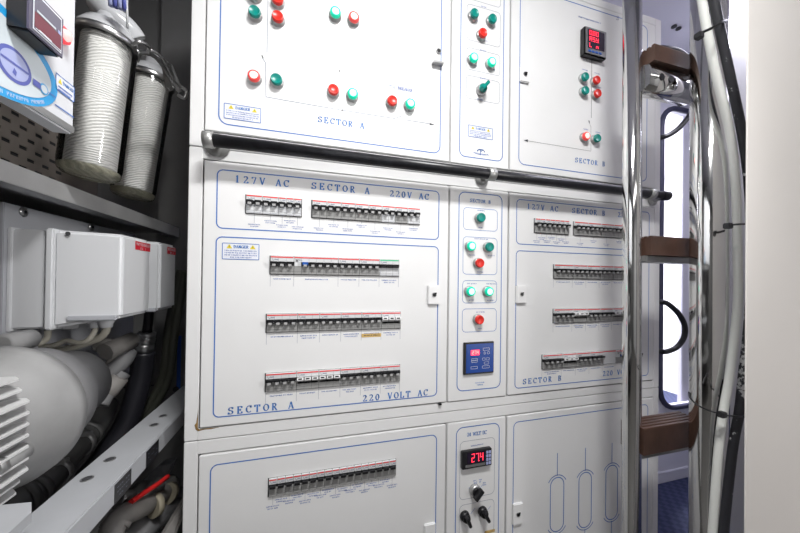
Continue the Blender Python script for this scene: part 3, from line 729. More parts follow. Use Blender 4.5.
# ---------------------------------------------------------------- ladder
ld = empty('ladder', (.9, -.16, 0), 'chrome ladder with three brown grooved wooden treads in front of the right-hand doors', 'ladder')
b = MB(); b.tube([(.7905, -.165, 0), (.7700, -.165, 2.6)], .0205, CHROME, 40, sub=1); b.build('post', ld)
pc = aty(709, 300, -.25)
b = MB(); b.tube([(pc.x+.007, -.25, 0), (pc.x-.008, -.25, 2.6)], .0350, CHROME, 48, sub=1); b.build('post', ld)
for (px, py, pb, yf) in ((655, 43, 59.5, -.203), (652, 235.5, 255, -.199), (643.8, 429, 456, -.190)):
    t = aty(px, py, yf); u = aty(px, pb, yf); x1 = aty(702, py, yf).x
    b = MB(); x0 = t.x
    n = 5; dep = .058; gw = dep/n
    prof = []
    z1, z0 = t.z, u.z
    pts = [(x0, yf, z0), (x0, yf, z1-.002)]
    for k in range(n):
        ya = yf+k*gw
        pts += [(x0, ya+.001, z1), (x0, ya+gw-.004, z1)]
        if k < n-1: pts += [(x0, ya+gw-.0035, z1-.004), (x0, ya+gw-.0005, z1-.004)]
    pts += [(x0, yf+dep, z1-.002), (x0, yf+dep, z0)]
    b.prism(pts, (x1-x0, 0, 0), WOOD); tr = b.build('tread', ld)
    b = MB(); b.box(x0-.004, x1, yf+.010, yf+.052, z0-.016, z0-.0005, DSTEEL, .002)
    if py < 100:
        b = MB()
        P = [(x0-.006, yf+.020, z0-.001), (x0-.006, yf+.010, z0-.006), (x0-.006, yf+.004, z0-.03), (x0-.006, yf+.008, z0-.055), (x0-.006, yf+.03, z0-.066), (x0-.006, yf+.05, z0-.06), (x0-.006, yf+.056, z0-.03), (x0-.006, yf+.056, z0-.001)]
        b.prism(P, (x1-x0+.006, 0, 0), CHROME, True)
        for q in (.03, .062): b.lathe([(0, .0085), (.002, .0085)], (x0+q, yf+.003, z0-.034), (0, 1, 0), BLACK, 16); 
    b.build('tread_bracket', ld)

# hoses and cable ties on the right post
def hosepts(L): return [ad(*p) for p in L]
RH = .455
h1 = hosepts([(700, -40, RH), (702, 0, RH), (714, 66, RH), (730, 133, RH), (736, 190, RH), (737.5, 253, RH), (737.5, 306, RH), (730, 373, RH), (724, 408, RH), (718.5, 450, RH), (712.5, 533, RH), (710, 600, RH)])
h1 = [Vector((h1[0].x, h1[0].y, 2.6))]+h1+[Vector((h1[-1].x, h1[-1].y, 0.0))]
b = MB(); b.tube(h1, .0079, HOSEW, 18); tag(b.build('white_hose'), 'white plastic hose curving down in front of the thick chrome post', 'hose')
RB = .440
h2 = hosepts([(711, -40, RB), (714, 0, RB), (728, 66, RB), (742, 133, RB), (749, 186, RB), (751, 253, RB), (749, 320, RB), (743.5, 373, RB), (739.5, 410, RB), (732.5, 450, RB), (723.5, 533, RB), (719, 600, RB)])
h2 = [Vector((h2[0].x, h2[0].y, 2.6))]+h2+[Vector((h2[-1].x, h2[-1].y, 0.0))]
b = MB(); b.tube(h2, .0082, WORN, 18); tag(b.build('black_hose'), 'black hose with worn white paint patches beside the white hose', 'hose')
def tie(pts, label, head, w=.004):
    b = MB(); b.tube([ad(*p) for p in pts], w, TIE, 10, flat=.45)
    p = ad(*head); b.box(p.x-.007, p.x+.007, p.y-.006, p.y+.006, p.z-.006, p.z+.006, TIE, .0015)
    tag(b.build('cable_tie'), label, 'cable tie')
tie([(695, 38, .47), (699, 34, .445), (712, 28, .428), (722, 22, .425), (727, 21, .45)], 'upper black cable tie holding the hoses to the chrome post', (699, 36, .440), .0032)
tie([(727, 226, .45), (735, 224.5, .436), (745, 224, .428), (754, 224, .43)], 'middle black cable tie around the hoses at the partition edge', (728, 226, .442), .0030)
tie([(689.5, 393, .50), (691, 399, .475), (701, 407, .450), (720, 414, .440), (738, 416.5, .426), (752, 417, .43)], 'lowest black cable tie wrapped around the chrome post and hoses', (722, 414.5, .436), .0036)

# black cable loops beside the right edge of the cabinet
def loop(pts, par):
    b = MB(); b.tube([aty(x, y, .012+dy) for (x, y, dy) in pts], .0085, CABLE, 12); o = b.build('cable_loop', par); o['label'] = 'black cable loop'
loop([(658, 303, .03), (661, 302, 0), (668, 304, 0), (678, 313, 0), (684.5, 325, 0), (684, 337, 0), (677, 347, 0), (667, 351.5, 0), (661, 351.5, 0), (658, 351, .03)], mid)
loop([(657, 138, .03), (661, 137.5, 0), (669, 135, 0), (680, 127, 0), (691, 113, 0), (699, 95, 0), (697, 70, 0), (680, 52, 0), (662, 48, 0), (657, 48, .03)], up)

# ---------------------------------------------------------------- left machinery: water maker panel
XU = -.300
ye = atx(75, 60, XU).y; zbm = 1.4845
un = empty('control_unit', (-.36, ye-.2, zbm), 'white control unit with oval blue sticker and dark display, above the steel shelf', 'control unit')
b = MB(); b.box(XU-.022, XU, -1.0, ye, zbm, 2.1, PANELW, .002)
def pm(off): return lambda a, z: (XU+off, a, z)
def sideq(b, y0, y1, z0, z1, m, off=.0006): b.poly([(XU+off, y0, z0), (XU+off, y1, z0), (XU+off, y1, z1), (XU+off, y0, z1)], m)
# danger label on the unit
def sp(px, py): p = atx(px, py, XU); return p.y, p.z
y0, z1 = sp(55, 72); y1, z0 = ye+.0, sp(72, 101)[1]
z0 = z1-.020; sideq(b, y0, ye-.001, z0, z1, LABELW, .0006)
for (a, c, d_, e) in ((y0, ye-.001, z1-.001, z1), (y0, ye-.001, z0, z0+.001), (y0, y0+.001, z0, z1), (ye-.002, ye-.001, z0, z1)): sideq(b, a, c, d_, e, BLUE, .0009)
b.poly([(XU+.001, y0+.004, z1-.010), (XU+.001, y0+.010, z1-.010), (XU+.001, y0+.007, z1-.003)], YELL)
text(b, 'DANGER', y0+.0125, y0+.0125+.016, z1-.0085, .004, BLUET, pmap=lambda a, z: (XU+.001, a, z) if a < ye-.003 else (XU+.001, ye-.003, z))
for r in range(2): sideq(b, y0+.004, ye-.005-.003*(r % 2), z1-.0150-.004*r, z1-.0132-.004*r, MICRO, .001)
yq, zq = sp(70, 100); sideq(b, y0, ye-.001, zbm+.022, zbm+.0235, BLUE, .0008); 
sideq(b, -.55, ye-.0, zbm+.002, zbm+.010, STNAVY if False else DSTEEL, .0008)
b.build('housing', un)
# oval sticker
E = [sp(0, 21), sp(56, 95), sp(37, 110), sp(0, 94)]
ec = (-.366, 1.5245); ea = .094; eb = .0465
b = MB()
def ell(b, cy_, cz_, ra, rb, m, off, n=48): b.poly([(XU+off, cy_+ra*cos(2*pi*k/n), cz_+rb*sin(2*pi*k/n)) for k in range(n)], m)
ell(b, *ec, ea, eb, CYAN, .0009); ell(b, *ec, ea-.010, eb-.009, STPALE, .0013)
cyc, czc = sp(12.5, 65)
ell(b, cyc, czc, .0205, .0175, STNAVY, .0016, 32); ell(b, cyc, czc, .0165, .0140, STLILAC, .0019, 32)
def bar(b, p, q, w, m, off):
    d_ = Vector((q[0]-p[0], q[1]-p[1])); d_.normalize(); nn = Vector((-d_.y, d_.x))*w/2
    b.poly([(XU+off, p[0]-nn.x, p[1]-nn.y), (XU+off, q[0]-nn.x, q[1]-nn.y), (XU+off, q[0]+nn.x, q[1]+nn.y), (XU+off, p[0]+nn.x, p[1]+nn.y)], m)
bar(b, (cyc-.016, czc+.001), (cyc+.016, czc+.001), .0022, STNAVY, .0022)
b.poly([(XU+.0022, cyc-.003, czc-.009), (XU+.0022, cyc+.001, czc-.011), (XU+.0022, cyc+.002, czc-.006), (XU+.0022, cyc-.001, czc-.003)], STNAVY)
bar(b, (cyc+.022, czc-.003), (cyc+.032, czc-.003), .007, STNAVY, .0020); ell(b, cyc+.037, czc-.003, .006, .006, CYAN, .0018, 24); ell(b, cyc+.037, czc-.003, .0045, .0045, STPALE, .0021, 24)
bar(b, (cyc+.043, czc-.003), (cyc+.054, czc-.003), .001, STNAVY, .0020)
st = b.build('oval_sticker', un); st['label'] = 'oval blue bordered sticker'
# lettering on the sticker border: small white strokes
b = MB()
for k in range(52):
    a = radians(205+k*2.35)
    if k % 9 == 8: continue
    yy_, zz_ = ec[0]+(ea-.005)*cos(a), ec[1]+(eb-.0048)*sin(a); t = Vector((-ea*sin(a), eb*cos(a))).normalized()
    nrm = Vector((-t.y, t.x)); h_ = .0018
    for (p, q) in (((-.0008, -h_), (-.0008, h_)), ((.0008, -h_*random.choice((1, 0))), (.0006, h_))):
        P = Vector((yy_, zz_))+t*p[0]+nrm*p[1]; Q = Vector((yy_, zz_))+t*q[0]+nrm*q[1]
        if (Q-P).length > 1e-6: bar(b, P, Q, .0005, LABELW, .0014)
b.build('sticker_lettering', un)
# display box
y0d, _ = sp(0, 0)
pA = atx(26, 34, XU+.020); pB = atx(61.5, 59, XU+.020); pT = atx(62, 19, XU+.020)
b = MB(); b.box(XU, XU+.020, pA.y+.004, pB.y, pB.z, pT.z+.000, BLACK, .002)
b.box(XU+.0195, XU+.0215, pA.y, pB.y, pB.z, pT.z, mat('display_rim', (.10, .09, .14), .3), .0008)
dsp = b.build('display', un)
w = pB.y-pA.y; h = pT.z-pB.z
b = MB()
def dq(a, c, e, f_, m, off=.0220): b.poly([(XU+off, pA.y+w*a, pB.z+h*e), (XU+off, pA.y+w*c, pB.z+h*e), (XU+off, pA.y+w*c, pB.z+h*f_), (XU+off, pA.y+w*a, pB.z+h*f_)], m)
dq(.10, .92, .08, .94, LABELW); dq(.13, .89, .11, .90, mat('display_blank', (.13, .12, .17), .3), .0223)
dq(.13, .89, .16, .50, mat('display_maroon', (.16, .02, .04), .3), .0226); dq(.18, .72, .52, .57, STPALE, .0228); dq(.78, .86, .50, .58, STLILAC, .0228)
dq(.15, .87, .12, .14, LABELW, .0228); dq(.25, .60, .145, .165, LABELW, .0228)
b.build('screen', dsp)
p = atx(69.5, 36, XU+.01); b = MB(); b.lathe([(0, .0100), (.006, .0100), (.0065, .0080)], (XU, p.y, p.z), (1, 0, 0), mat('lamp_red_ring', (.65, .02, .03), .3, emit=(1, .08, .10), es=1.2), 24)
b.lathe([(.0065, .0068), (.010, .0060), (.0115, 0)], (XU, p.y, p.z), (1, 0, 0), mat('lamp_red_glow', (.8, .2, .2), .3, emit=(1, .45, .42), es=2.6), 24, caps=False)
o = b.build('indicator_lamp', un); o['label'] = 'glowing red indicator lamp'
# shelf with lip and perforated back plate
sh = empty('steel_shelf', (-.6, -.1, 1.4394), 'long stainless steel shelf with a perforated back, under the glass filters', 'shelf')
XS = -.440; ZS0 = 1.4394; ZS1 = 1.4715
SHELFM = mat('shelf_steel', (.58, .58, .58), .33, metal=.45, var=.25, vscale=7)
b = MB(); b.box(XS-.004, XS, -1.0, .50, ZS0, ZS1, SHELFM, .0008); b.box(-.80, XS-.002, -1.0, .50, ZS0+.010, ZS0+.013, STEEL); b.box(XS-.03, XS-.002, -1.0, .50, ZS0, ZS0+.0015, STEEL)
b.build('shelf_plate', sh)
xp = -.620
perf = MB(); PERF = mat('perforated_steel', (.34, .30, .27), .42, metal=.35, var=.25)
pf0 = -.98
# back plate with slots cut as dark openings (built as strips so that the slots are real holes)
sl, sw, pit, rowh = .020, .0078, .041, .022
zp0, zp1 = 1.453, 1.95
perf.box(xp-.004, xp-.003, pf0, .40, zp0, zp1, GAP)
zc = zp0+.04; r = 0; last = zp0
while zc+sw < zp1:
    perf.box(xp-.0015, xp, pf0, .40, last, zc, PERF)
    y = -.60+(pit/2 if r % 2 else 0); ly = pf0
    while y < .25:
        perf.box(xp-.0015, xp, ly, y, zc, zc+sw, PERF); ly = y+sl; y += pit
    perf.box(xp-.0015, xp, ly, .40, zc, zc+sw, PERF)
    last = zc+sw; zc += rowh; r += 1
perf.box(xp-.0015, xp, pf0, .40, last, zp1, PERF)
perf.build('perforated_plate', sh)

# ---------------------------------------------------------------- water filters
def water_filter(ptop, pbot, R, label, hd):
    ax = (pbot-ptop); L = ax.length; ax = ax/L
    root = empty('water_filter', ptop, label, 'water filter', 'clear water filters above the shelf')
    b = MB(); b.lathe([(0, R), (L*.93, R), (L*.985, R*.94), (L, R*.84)], ptop, ax, GLASS, 48, caps=False)
    b.build('bowl', root)
    b = MB(); b.lathe([(L*.955, R*.96), (L*.985, R*.93), (L, R*.82), (L*.985, R*.5), (L*.99, R*.2), (L*.99, 0)], ptop, ax, GLASSY, 48, caps=False); b.build('bowl_base', root)
    b = MB(); b.lathe([(L*.01, .0), (L*.01, R*.80), (L*.02, R*.81), (L*.93, R*.81), (L*.95, R*.77), (L*.95, 0)], ptop, ax, STRING, 48, caps=False); b.build('cartridge', root)
    b = MB(); b.lathe([(-.006, R*1.0), (-.006, R*1.07), (-.003, R*1.09), (.004, R*1.09), (.006, R*1.07), (.006, R*1.0), (-.006, R*1.0)], ptop, ax, STEEL, 48, caps=False); b.build('clamp_ring', root)
    b = MB(); b.lathe([(-.006, R*1.02), (-.014, R*1.0), (-.030, R*.80), (-.040, R*.45), (-.07, R*.42), (-.07, 0)], ptop, ax, hd, 40, caps=False)
    hdo = b.build('head', root)
    return root, ax, hdo
CLEARW = mat('head_plastic', (.55, .56, .58), .18, coat=.6)
# first: top centre and bottom centre as seen
t1 = ad(107.5, 43, .76); bt1 = ad(89.5, 176, .745)
f1, ax1, hd1 = water_filter(t1, bt1, .0470, 'nearer and larger clear filter housing with white wound cartridge', CLEARW)
b = MB(); p = t1-ax1*.05
b.tube([p+Vector((-.02, 0, .03)), p+Vector((.0, -.0, .010)), p+Vector((.022, .01, -.004)), p+Vector((.034, .02, -.02))], .022, CLEARW, 20); b.tube([p+Vector((.0, 0, 0)), p+Vector((.0, 0, .20))], .017, CLEARW, 20, sub=1)
b.build('elbow', hd1)
# latch and clasp
b = MB(); a0 = ad(134, 57, .70)
L1 = [ad(132, 45, .72), ad(140, 42, .72), ad(149, 47, .74), ad(147, 54, .75)]
b.tube(L1, .0035, STEEL, 10)
b.tube([ad(136, 52, .72), ad(150, 54, .76), ad(160, 62, .79), ad(170, 78, .82), ad(180, 92, .84)], .0045, STEEL, 10)
b.tube([ad(150, 50, .76), ad(162, 58, .78), ad(175, 84, .83)], .003, STEEL, 10)
q = [ad(160, 56, .80), ad(167, 61, .80), ad(172, 90, .84), ad(165, 88, .84)]; b.prism(q, (.002, .003, 0), STEEL)
q = [ad(168, 63, .80), ad(171, 64, .80), ad(181, 88, .84), ad(177, 88, .84)]; b.prism(q, (.002, .003, 0), STEEL)
b.tube([ad(168, 90, .84), ad(178, 86, .85), ad(186, 91, .86), ad(184, 98, .86), ad(178, 95, .86)], .004, STEEL, 10)
b.build('clasp', f1)
b = MB()
for k in range(4):
    xk = 110+k*4.7; b.tube([ad(xk, -14, .70), ad(xk+1, 6+k*1.5, .70)], .0042, STLILAC if k % 2 == 0 else STNAVY, 8, sub=1)
b.tube([ad(126.5, -10, .70), ad(127.5, 28, .70)], .002, CLEARW, 8, sub=1); b.build('striped_collar', hd1)
t2 = ad(152, 81, 1.0); bt2 = ad(132.5, 197, .985)
f2, ax2, hd2 = water_filter(t2, bt2, .0475, 'farther clear filter housing with white wound cartridge, partly hidden', CLEARW)

# ---------------------------------------------------------------- mounting plate and junction boxes
XP = -.532
b = MB(); y0 = atx(4, 205, XP).y; zt_ = atx(40, 212, XP).z+.002
b.box(XP-.006, XP, y0, .42, 1.0, zt_, PLATEG, .001)
mp = tag(b.build('mounting_plate'), 'flat grey mounting plate with screws behind the two junction boxes', 'plate')
for (px, py) in ((23, 212), (91, 227)):
    p = atx(px, py, XP); b = MB(); b.lathe([(0, .0095), (.002, .0095), (.004, .006)], (XP, p.y, p.z), (1, 0, 0), STEEL, 18); b.lathe([(.004, .0035), (.0043, .0035)], (XP, p.y, p.z), (1, 0, 0), BLACK, 6)
    o = b.build('screw', mp)
XF = -.360
REDS = mat('red_label', (.62, .02, .04), .45)
def jbox(y0, y1, z0, z1, label, num):
    root = empty('junction_box', ((XF+XP)/2, (y0+y1)/2, z0), label, 'junction box', 'grey junction boxes under the shelf')
    xm = -.474
    b = MB(); b.box(XP, xm-.004, y0-.001, y1+.001, z0-.017, z1+.002, BOXG, .003); b.box(XP, XP+.006, y0-.004, y1+.004, z0-.021, z1+.004, BOXG, .001)
    b.build('base', root)
    b = MB(); t = bmesh.new(); vs = []
    for (x, e, f_) in ((xm+.006, .003, .017), (XF, 0, 0)):
        for (y, z) in ((y0-e*.6, z0-f_), (y1+e*.6, z0-f_), (y1+e*.6, z1+e), (y0-e*.6, z1+e)): vs.append(t.verts.new((x, y, z)))
    for q in ((3, 2, 1, 0), (4, 5, 6, 7), (0, 1, 5, 4), (1, 2, 6, 5), (2, 3, 7, 6), (3, 0, 4, 7)): t.faces.new([vs[i] for i in q])
    bmesh.ops.bevel(t, geom=t.edges[:], offset=.006, segments=3, affect='EDGES'); b.merge(t, BOXG)
    b.box(xm-.003, xm+.010, y0-.007, y1+.007, z0-.020, z1+.005, BOXG, .003)
    b.box(xm+.03, XF-.006, y0-.006, y0+.004, z0-.004, z0+.006, PLATEG, .002)
    b.lathe([(0, .004), (.001, .004)], (xm+.030, y0-.0052, z1-.004), (0, 1, 0), GAP, 12)
    ld_ = b.build('lid', root)
    b = MB(); ya, yb = y0+(y1-y0)*.40, y1-.004; za = z1-.026
    b.poly([(XF+.0006, ya, za), (XF+.0006, yb, za), (XF+.0006, yb, z1-.008), (XF+.0006, ya, z1-.008)], REDS)
    text(b, 'WATERMAKER', ya+.006, yb-.006, z1-.0165, .006, LABELW, wide=.6, pmap=lambda a, z: (XF+.0009, a, z)); text(b, 'NO %d' % num, ya+(yb-ya)*.35, yb-(yb-ya)*.35, z1-.0245, .005, LABELW, wide=.6, pmap=lambda a, z: (XF+.0009, a, z))
    o = b.build('red_label', root)
    return root, xm
z0b, z1b = 1.2175, 1.3845
j1, xm = jbox(-.004, .110, z0b, z1b, 'nearer grey junction box with red label under the shelf', 1)
j2, xm = jbox(.158, .252, z0b, z1b+.003, 'farther grey junction box with red label near the cabinet', 2)
def gland(root, px, py, s=1.):
    p = ad(px, py, .80); b = MB()
    b.lathe([(0, .013*s), (-.016, .013*s), (-.018, .011*s), (-.026, .0105*s)], (p.x, p.y, z0b+.001), (0, 0, 1), BOXG, 8)
    b.build('cable_gland', root)
gland(j1, 46, 330); gland(j1, 70, 335, 1.25); gland(j1, 95, 325, .9); gland(j1, 106, 322, 1.1)
# beige cables under the boxes
def cbl(pts, r, m, label, name='cable', g='cables under the junction boxes'):
    b = MB(); b.tube([ad(*p) for p in pts], r, m, 12); tag(b.build(name), label, 'cable', g)
cbl([(48, 330, .80), (47, 338, .80), (40, 343, .79), (32, 342, .79), (28, 334, .80), (30, 318, .83)], .0055, BEIGE, 'beige cable looping under the nearer junction box at its left gland')
cbl([(96, 318, .80), (95, 330, .80), (88, 340, .79), (78, 343, .79), (66, 341, .80), (50, 346, .81), (20, 345, .84)], .0050, BEIGE, 'beige cable curving left from the middle gland of the nearer junction box')
cbl([(107, 325, .82), (104, 334, .82), (92, 341, .82), (60, 350, .83), (20, 352, .85)], .0075, BEIGE, 'thick beige cable running low behind the thinner ones')
cbl([(18, 322, .84), (22, 334, .84), (30, 343, .85), (42, 350, .86)], .011, BEIGE, 'short thick beige cable left of the glands, dropping to the motor')

# ---------------------------------------------------------------- electric motor
def M3(px, py, rel): return ad(px, py, rel)
mc = ad(1, 416, .62); mx, mz = mc.x, mc.z
mt = empty('electric_motor', (mx, -.2, mz-.11), 'large grey finned electric motor with round flange below the junction boxes', 'motor')
Rm = (ad(89, 392, .62).x-mx)
b = MB()
b.lathe([(.43, Rm*.60), (.50, Rm*.62), (.535, Rm*.70), (.56, Rm*.86), (.580, Rm*.94), (.595, Rm*.97), (.598, Rm), (.618, Rm), (.620, Rm*.90), (.625, Rm*.80)], (mx, -.75, mz), (0, 1, 0), MOTOR, 64)
b.build('bell_housing', mt)
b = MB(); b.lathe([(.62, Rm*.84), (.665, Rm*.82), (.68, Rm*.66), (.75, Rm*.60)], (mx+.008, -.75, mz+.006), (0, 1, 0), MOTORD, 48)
b.build('rear_housing', mt)
# cooling fins
tip = ad(28, 400, .53); fr = tip.x-mx
b = MB(); b.lathe([(.30, fr*.74), (.54, fr*.74)], (mx, -.75, mz), (0, 1, 0), MOTOR, 40); b.build('stator', mt)
for k in range(-5, 6):
    zz = k*.0150; hw = fr*(1.0 if abs(k) < 4 else .95-.04*(abs(k)-3))
    b = MB(); yb = -.75+.545
    b.prism([(mx+fr*.3, -.75+.30, mz+zz), (mx+hw, -.75+.30, mz+zz), (mx+hw, yb-.012, mz+zz), (mx+hw-.012, yb, mz+zz), (mx+fr*.3, yb, mz+zz)], (0, 0, .0026), FINM); b.build('cooling_fin', mt)
# lug with bolt at the lower front
p = ad(17, 455, .53)
b = MB(); b.lathe([(0, .011), (-.035, .011)], (p.x, p.y+.01, p.z), (0, 1, 0), MOTOR, 20); b.lathe([(-.035, .013), (-.046, .013)], (p.x, p.y+.01, p.z), (0, 1, 0), DSTEEL, 6); b.build('bolt', mt)
p = ad(14, 342, .66); b = MB(); b.lathe([(0, .016), (-.05, .016), (-.052, .012)], (p.x, p.y+.03, p.z), (0, 1, 0), MOTOR, 24); b.build('cable_entry', mt)
# pipe fittings to the right of the motor
fit = empty('pipe_fitting', ad(118, 350, .9), 'grey elbow fitting with coupling nut right of the motor, under the boxes', 'pipe fitting')
b = MB(); b.tube([ad(97, 347, .86), ad(107, 344, .86), ad(116, 350, .88), ad(113, 362, .88), ad(106, 372, .87)], .013, PIPEG, 16); b.build('elbow', fit)
b = MB(); b.tube([ad(105, 352, .84), ad(132, 340, .90)], .020, PIPEG, 8, sub=1); b.tube([ad(132, 340, .90), ad(137, 337, .91)], .013, DSTEEL, 16, sub=1); b.build('coupling_nut', fit)
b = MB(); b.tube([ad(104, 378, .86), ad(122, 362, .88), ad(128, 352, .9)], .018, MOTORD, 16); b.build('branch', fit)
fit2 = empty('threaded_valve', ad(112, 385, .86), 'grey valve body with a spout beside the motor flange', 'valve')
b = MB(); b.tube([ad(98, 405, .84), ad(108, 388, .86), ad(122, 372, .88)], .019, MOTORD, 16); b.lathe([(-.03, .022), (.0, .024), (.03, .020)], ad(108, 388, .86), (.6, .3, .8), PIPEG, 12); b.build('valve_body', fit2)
# black hose with steel ferrule
bh = empty('hydraulic_hose', ad(147, 345, 1.0), 'black hose with a ridged steel ferrule hanging below the farther junction box', 'hose')
b = MB(); b.tube([ad(147, 290, 1.0), ad(149, 312, 1.0), ad(147, 332, 1.0)], .011, CABLE, 14); b.tube([ad(143.5, 352, 1.0), ad(140, 380, 1.0), ad(128, 420, .98), ad(105, 455, .95), ad(85, 480, .93)], .026, CABLE, 16); b.build('tube', bh)
a = ad(147.5, 332, 1.0); c = ad(143.5, 352, 1.0); v = c-a; Lf = v.length
b = MB(); b.lathe([(0, .020), (Lf*.2, .020), (Lf*.23, .018), (Lf*.3, .021), (Lf*.55, .021), (Lf*.58, .018), (Lf*.62, .021), (Lf, .022)], a, v, STEEL, 24); b.build('ferrule', bh)
# curved dark hoses in the recess
for (dx, lab) in ((0, 'dark green hose curving down the recess, nearer the cabinet'), (-6, 'dark green hose curving down the recess, farther from the cabinet')):
    b = MB(); b.tube([ad(184+dx*.5, 270, 1.05), ad(180+dx, 300, 1.05), ad(174+dx, 335, 1.05), ad(169+dx, 375, 1.06), ad(158+dx, 400, 1.05), ad(140+dx, 425, 1.03), ad(118+dx, 445, 1.0)], .0115, GREENH, 14)
    tag(b.build('rubber_hose'), lab, 'hose')
# pump hoses with clamps between motor and beam
ph = empty('clamped_hose', ad(40, 480, .75), 'fat dark ribbed hose with steel clamps between motor and white beam', 'hose')
P = [ad(-25, 545, .66), ad(8, 508, .70), ad(38, 486, .74), ad(62, 458, .80), ad(88, 430, .88), ad(104, 405, .95)]
b = MB(); b.tube(P, .030, RUBBER, 24); b.build('tube', ph)
SP = smooth_path(P, 6)
for i in (9, 11, 15, 21, 23):
    t = (SP[i+1]-SP[i-1]).normalized(); b = MB(); b.lathe([(-.006, .031), (-.006, .0335), (.006, .0335), (.006, .031)], SP[i], t, DSTEEL if i in (15, 21) else RUBBER, 24, caps=False)
    if i in (15, 21):
        q = SP[i]+Vector((.022, -.012, .024)); b.box(q.x-.012, q.x+.012, q.y-.006, q.y+.006, q.z-.004, q.z+.004, DSTEEL, .001); b.build('hose_clamp', ph)
    else: b.build('rib', ph)

# ---------------------------------------------------------------- white beam
XB = -.300; zB = .9665
bm_ = empty('steel_beam', (-.335, -.1, .93), 'white painted steel beam with bolt holes and black labels running back beside the cabinet', 'beam')
b = MB(); b.box(-.372, XB, -.62, .50, .928, zB, BEAMM, .002); b.build('beam_body', bm_)
for (px, py) in ((87, 479), (110, 459.5), (163, 416), (154, 425)):
    p = atz(px, py, zB); b = MB(); b.lathe([(0, .0085), (.0008, .0085)], (p.x, p.y, zB), (0, 0, 1), DSTEEL, 20); b.lathe([(.0008, .0062), (.0012, .0062)], (p.x, p.y, zB), (0, 0, 1), GAP, 20); b.build('bolt_hole', bm_)
for (pl_, pr_) in ((114.5, 130.8), (145.5, 157.8)):
    p = atx(pl_, 487, XB); q = atx(pr_, 475, XB); b = MB(); b.box(XB, XB+.0008, p.y, q.y, .9295, .9605, BLACK)
    L = q.y-p.y
    for r in range(3):
        for k in range(6):
            if random.random() < .8: bb = p.y+L*(.12+.13*k); b.poly([(XB+.0011, bb, .9375+.0075*r), (XB+.0011, bb+L*.09, .9375+.0075*r), (XB+.0011, bb+L*.09, .9385+.0075*r), (XB+.0011, bb, .9385+.0075*r)], GREYL)
    o = b.build('label_plate', bm_); o['label'] = 'black label plate'
# white bracket at the lower left
p1 = ad(31, 502.5, .50); zt_ = p1.z
b = MB(); q0 = atz(-30, 508, zt_); q1 = atz(31.5, 502, zt_); q2 = atz(31.5, 512, zt_); q3 = atz(4, 537, zt_); q4 = atz(-30, 560, zt_)
b.prism([q0, q1, q2, q3, q4], (0, 0, -.012), BEAMM); tag(b.build('mounting_bracket'), 'white painted bracket plate at the lower left corner in front of the beam', 'bracket')
# pipes and red handled valve under the beam
vp = empty('grey_pipe', ad(140, 510, .78), 'grey elbow pipe with collars below the beam, left of the cabinet', 'pipe')
b = MB(); b.tube([ad(105, 560, .70), ad(112, 530, .72), ad(122, 516, .75), ad(140, 508, .80), ad(158, 497, .88), ad(170, 484, .95)], .021, PIPEG, 20); b.build('tube', vp)
for (a, c) in (((158, 504, .84), (152, 507, .83)), ((168, 492, .92), (165, 495, .90)), ((117, 522, .735), (114, 528, .728))):
    b = MB(); pa, pb = ad(*a), ad(*c); b.tube([pa, pb], .0245, mat('collar_beige', (.30, .27, .20), .6) if a[0] > 120 else PIPEG, 20, sub=1); b.build('collar', vp)
rv = empty('ball_valve', ad(150, 490, .84), 'valve with a bright red lever handle under the white beam', 'valve')
b = MB(); b.tube([ad(118, 500, .80), ad(140, 497, .83), ad(158, 484, .88)], .018, DSTEEL, 16); b.lathe([(-.02, .022), (.02, .024)], ad(140, 496, .83), (.3, 1, .3), DSTEEL, 12); b.build('valve_body', rv)
b = MB(); b.tube([ad(131, 502, .76), ad(136, 498.5, .77), ad(150, 489, .80), ad(158, 484, .82), ad(167, 477, .85)], .0075, REDH, 14, flat=.7); o = b.build('lever_handle', rv); o['label'] = 'bright red lever handle'
b = MB(); b.prism([ad(133, 492, .92), ad(160, 466, 1.02), ad(172, 464, 1.02), ad(166, 478, 1.0), ad(140, 497, .93)], (0, .03, 0), BEAMM); tag(b.build('angle_plate'), 'small white angled plate behind the red valve handle', 'plate')
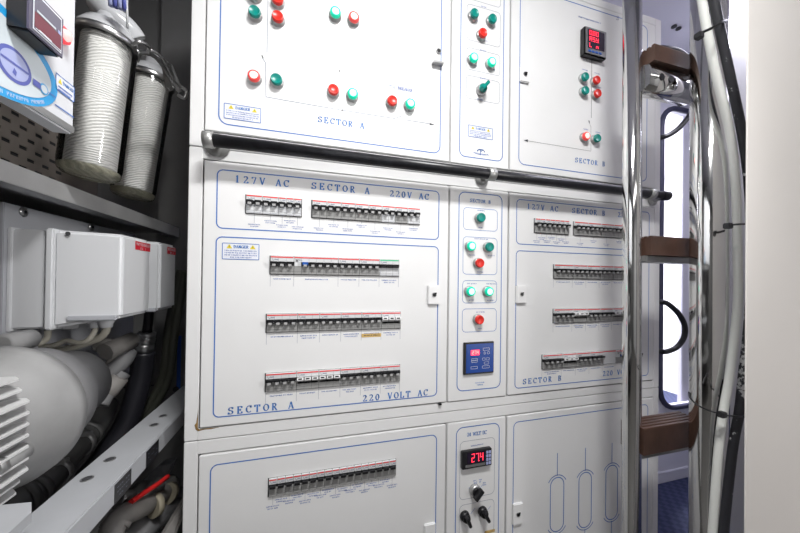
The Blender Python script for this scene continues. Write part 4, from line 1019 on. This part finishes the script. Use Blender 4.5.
b = MB(); b.prism([ad(186, 492, .86), ad(190, 500, .86), ad(165, 560, .74), ad(145, 560, .74)], (0, .012, 0), PIPEG); tag(b.build('diagonal_brace'), 'dark grey diagonal brace plate beside the lower cabinet', 'brace')
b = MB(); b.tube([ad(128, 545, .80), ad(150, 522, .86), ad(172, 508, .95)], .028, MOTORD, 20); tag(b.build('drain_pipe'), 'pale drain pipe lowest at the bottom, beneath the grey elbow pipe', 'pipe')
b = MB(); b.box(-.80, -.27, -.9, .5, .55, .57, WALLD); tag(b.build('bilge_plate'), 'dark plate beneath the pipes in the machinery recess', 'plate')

# ---------------------------------------------------------------- lights
def area(name, loc, size, power, col, target=None, shape='RECTANGLE', spread=None):
    l = bpy.data.lights.new(name, 'AREA'); l.shape = shape; l.size, l.size_y = size; l.energy = power; l.color = col
    if spread: l.spread = spread
    o = bpy.data.objects.new(name, l); COL.objects.link(o); o.location = loc
    d_ = Vector(target)-Vector(loc) if target else Vector((0, 0, -1))
    o.rotation_euler = d_.to_track_quat('-Z', 'Y').to_euler(); return o
area('ceiling_lamp', (.22, -.82, 2.44), (.35, .16), 46, (1, .995, .98))
area('ceiling_lamp', (.2, -1.9, 2.55), (1.2, .3), 9, (1, .97, .93))
area('box_fill', (1.25, -1.12, 1.70), (.25, .5), 2.1, (1, .98, .96), (-.40, .05, 1.36), spread=radians(50))  # added fill light to brighten the junction boxes, not a fixture
area('room_light', (1.9, -2.3, 1.0), (.4, .8), 2.6, (1, .96, .93), (1.3, -.37, .9), spread=radians(60))  # added low fill aimed at the right partition, no real lamp there
area('passage_lamp', (2.0, .0, 2.56), (.5, .5), 26, (.86, .86, 1))
area('room_light', (2.6, 1.55, 2.55), (1.2, .4), 240, (.95, .95, 1))
w = bpy.data.worlds.new('world'); SC.world = w; w.use_nodes = True
w.node_tree.nodes['Background'].inputs[0].default_value = (.8, .85, 1, 1); w.node_tree.nodes['Background'].inputs[1].default_value = .3
SC.view_settings.view_transform = 'Standard'; SC.view_settings.look = 'None'; SC.view_settings.gamma = 1; SC.view_settings.use_curve_mapping = False
SC.view_settings.exposure = -.78
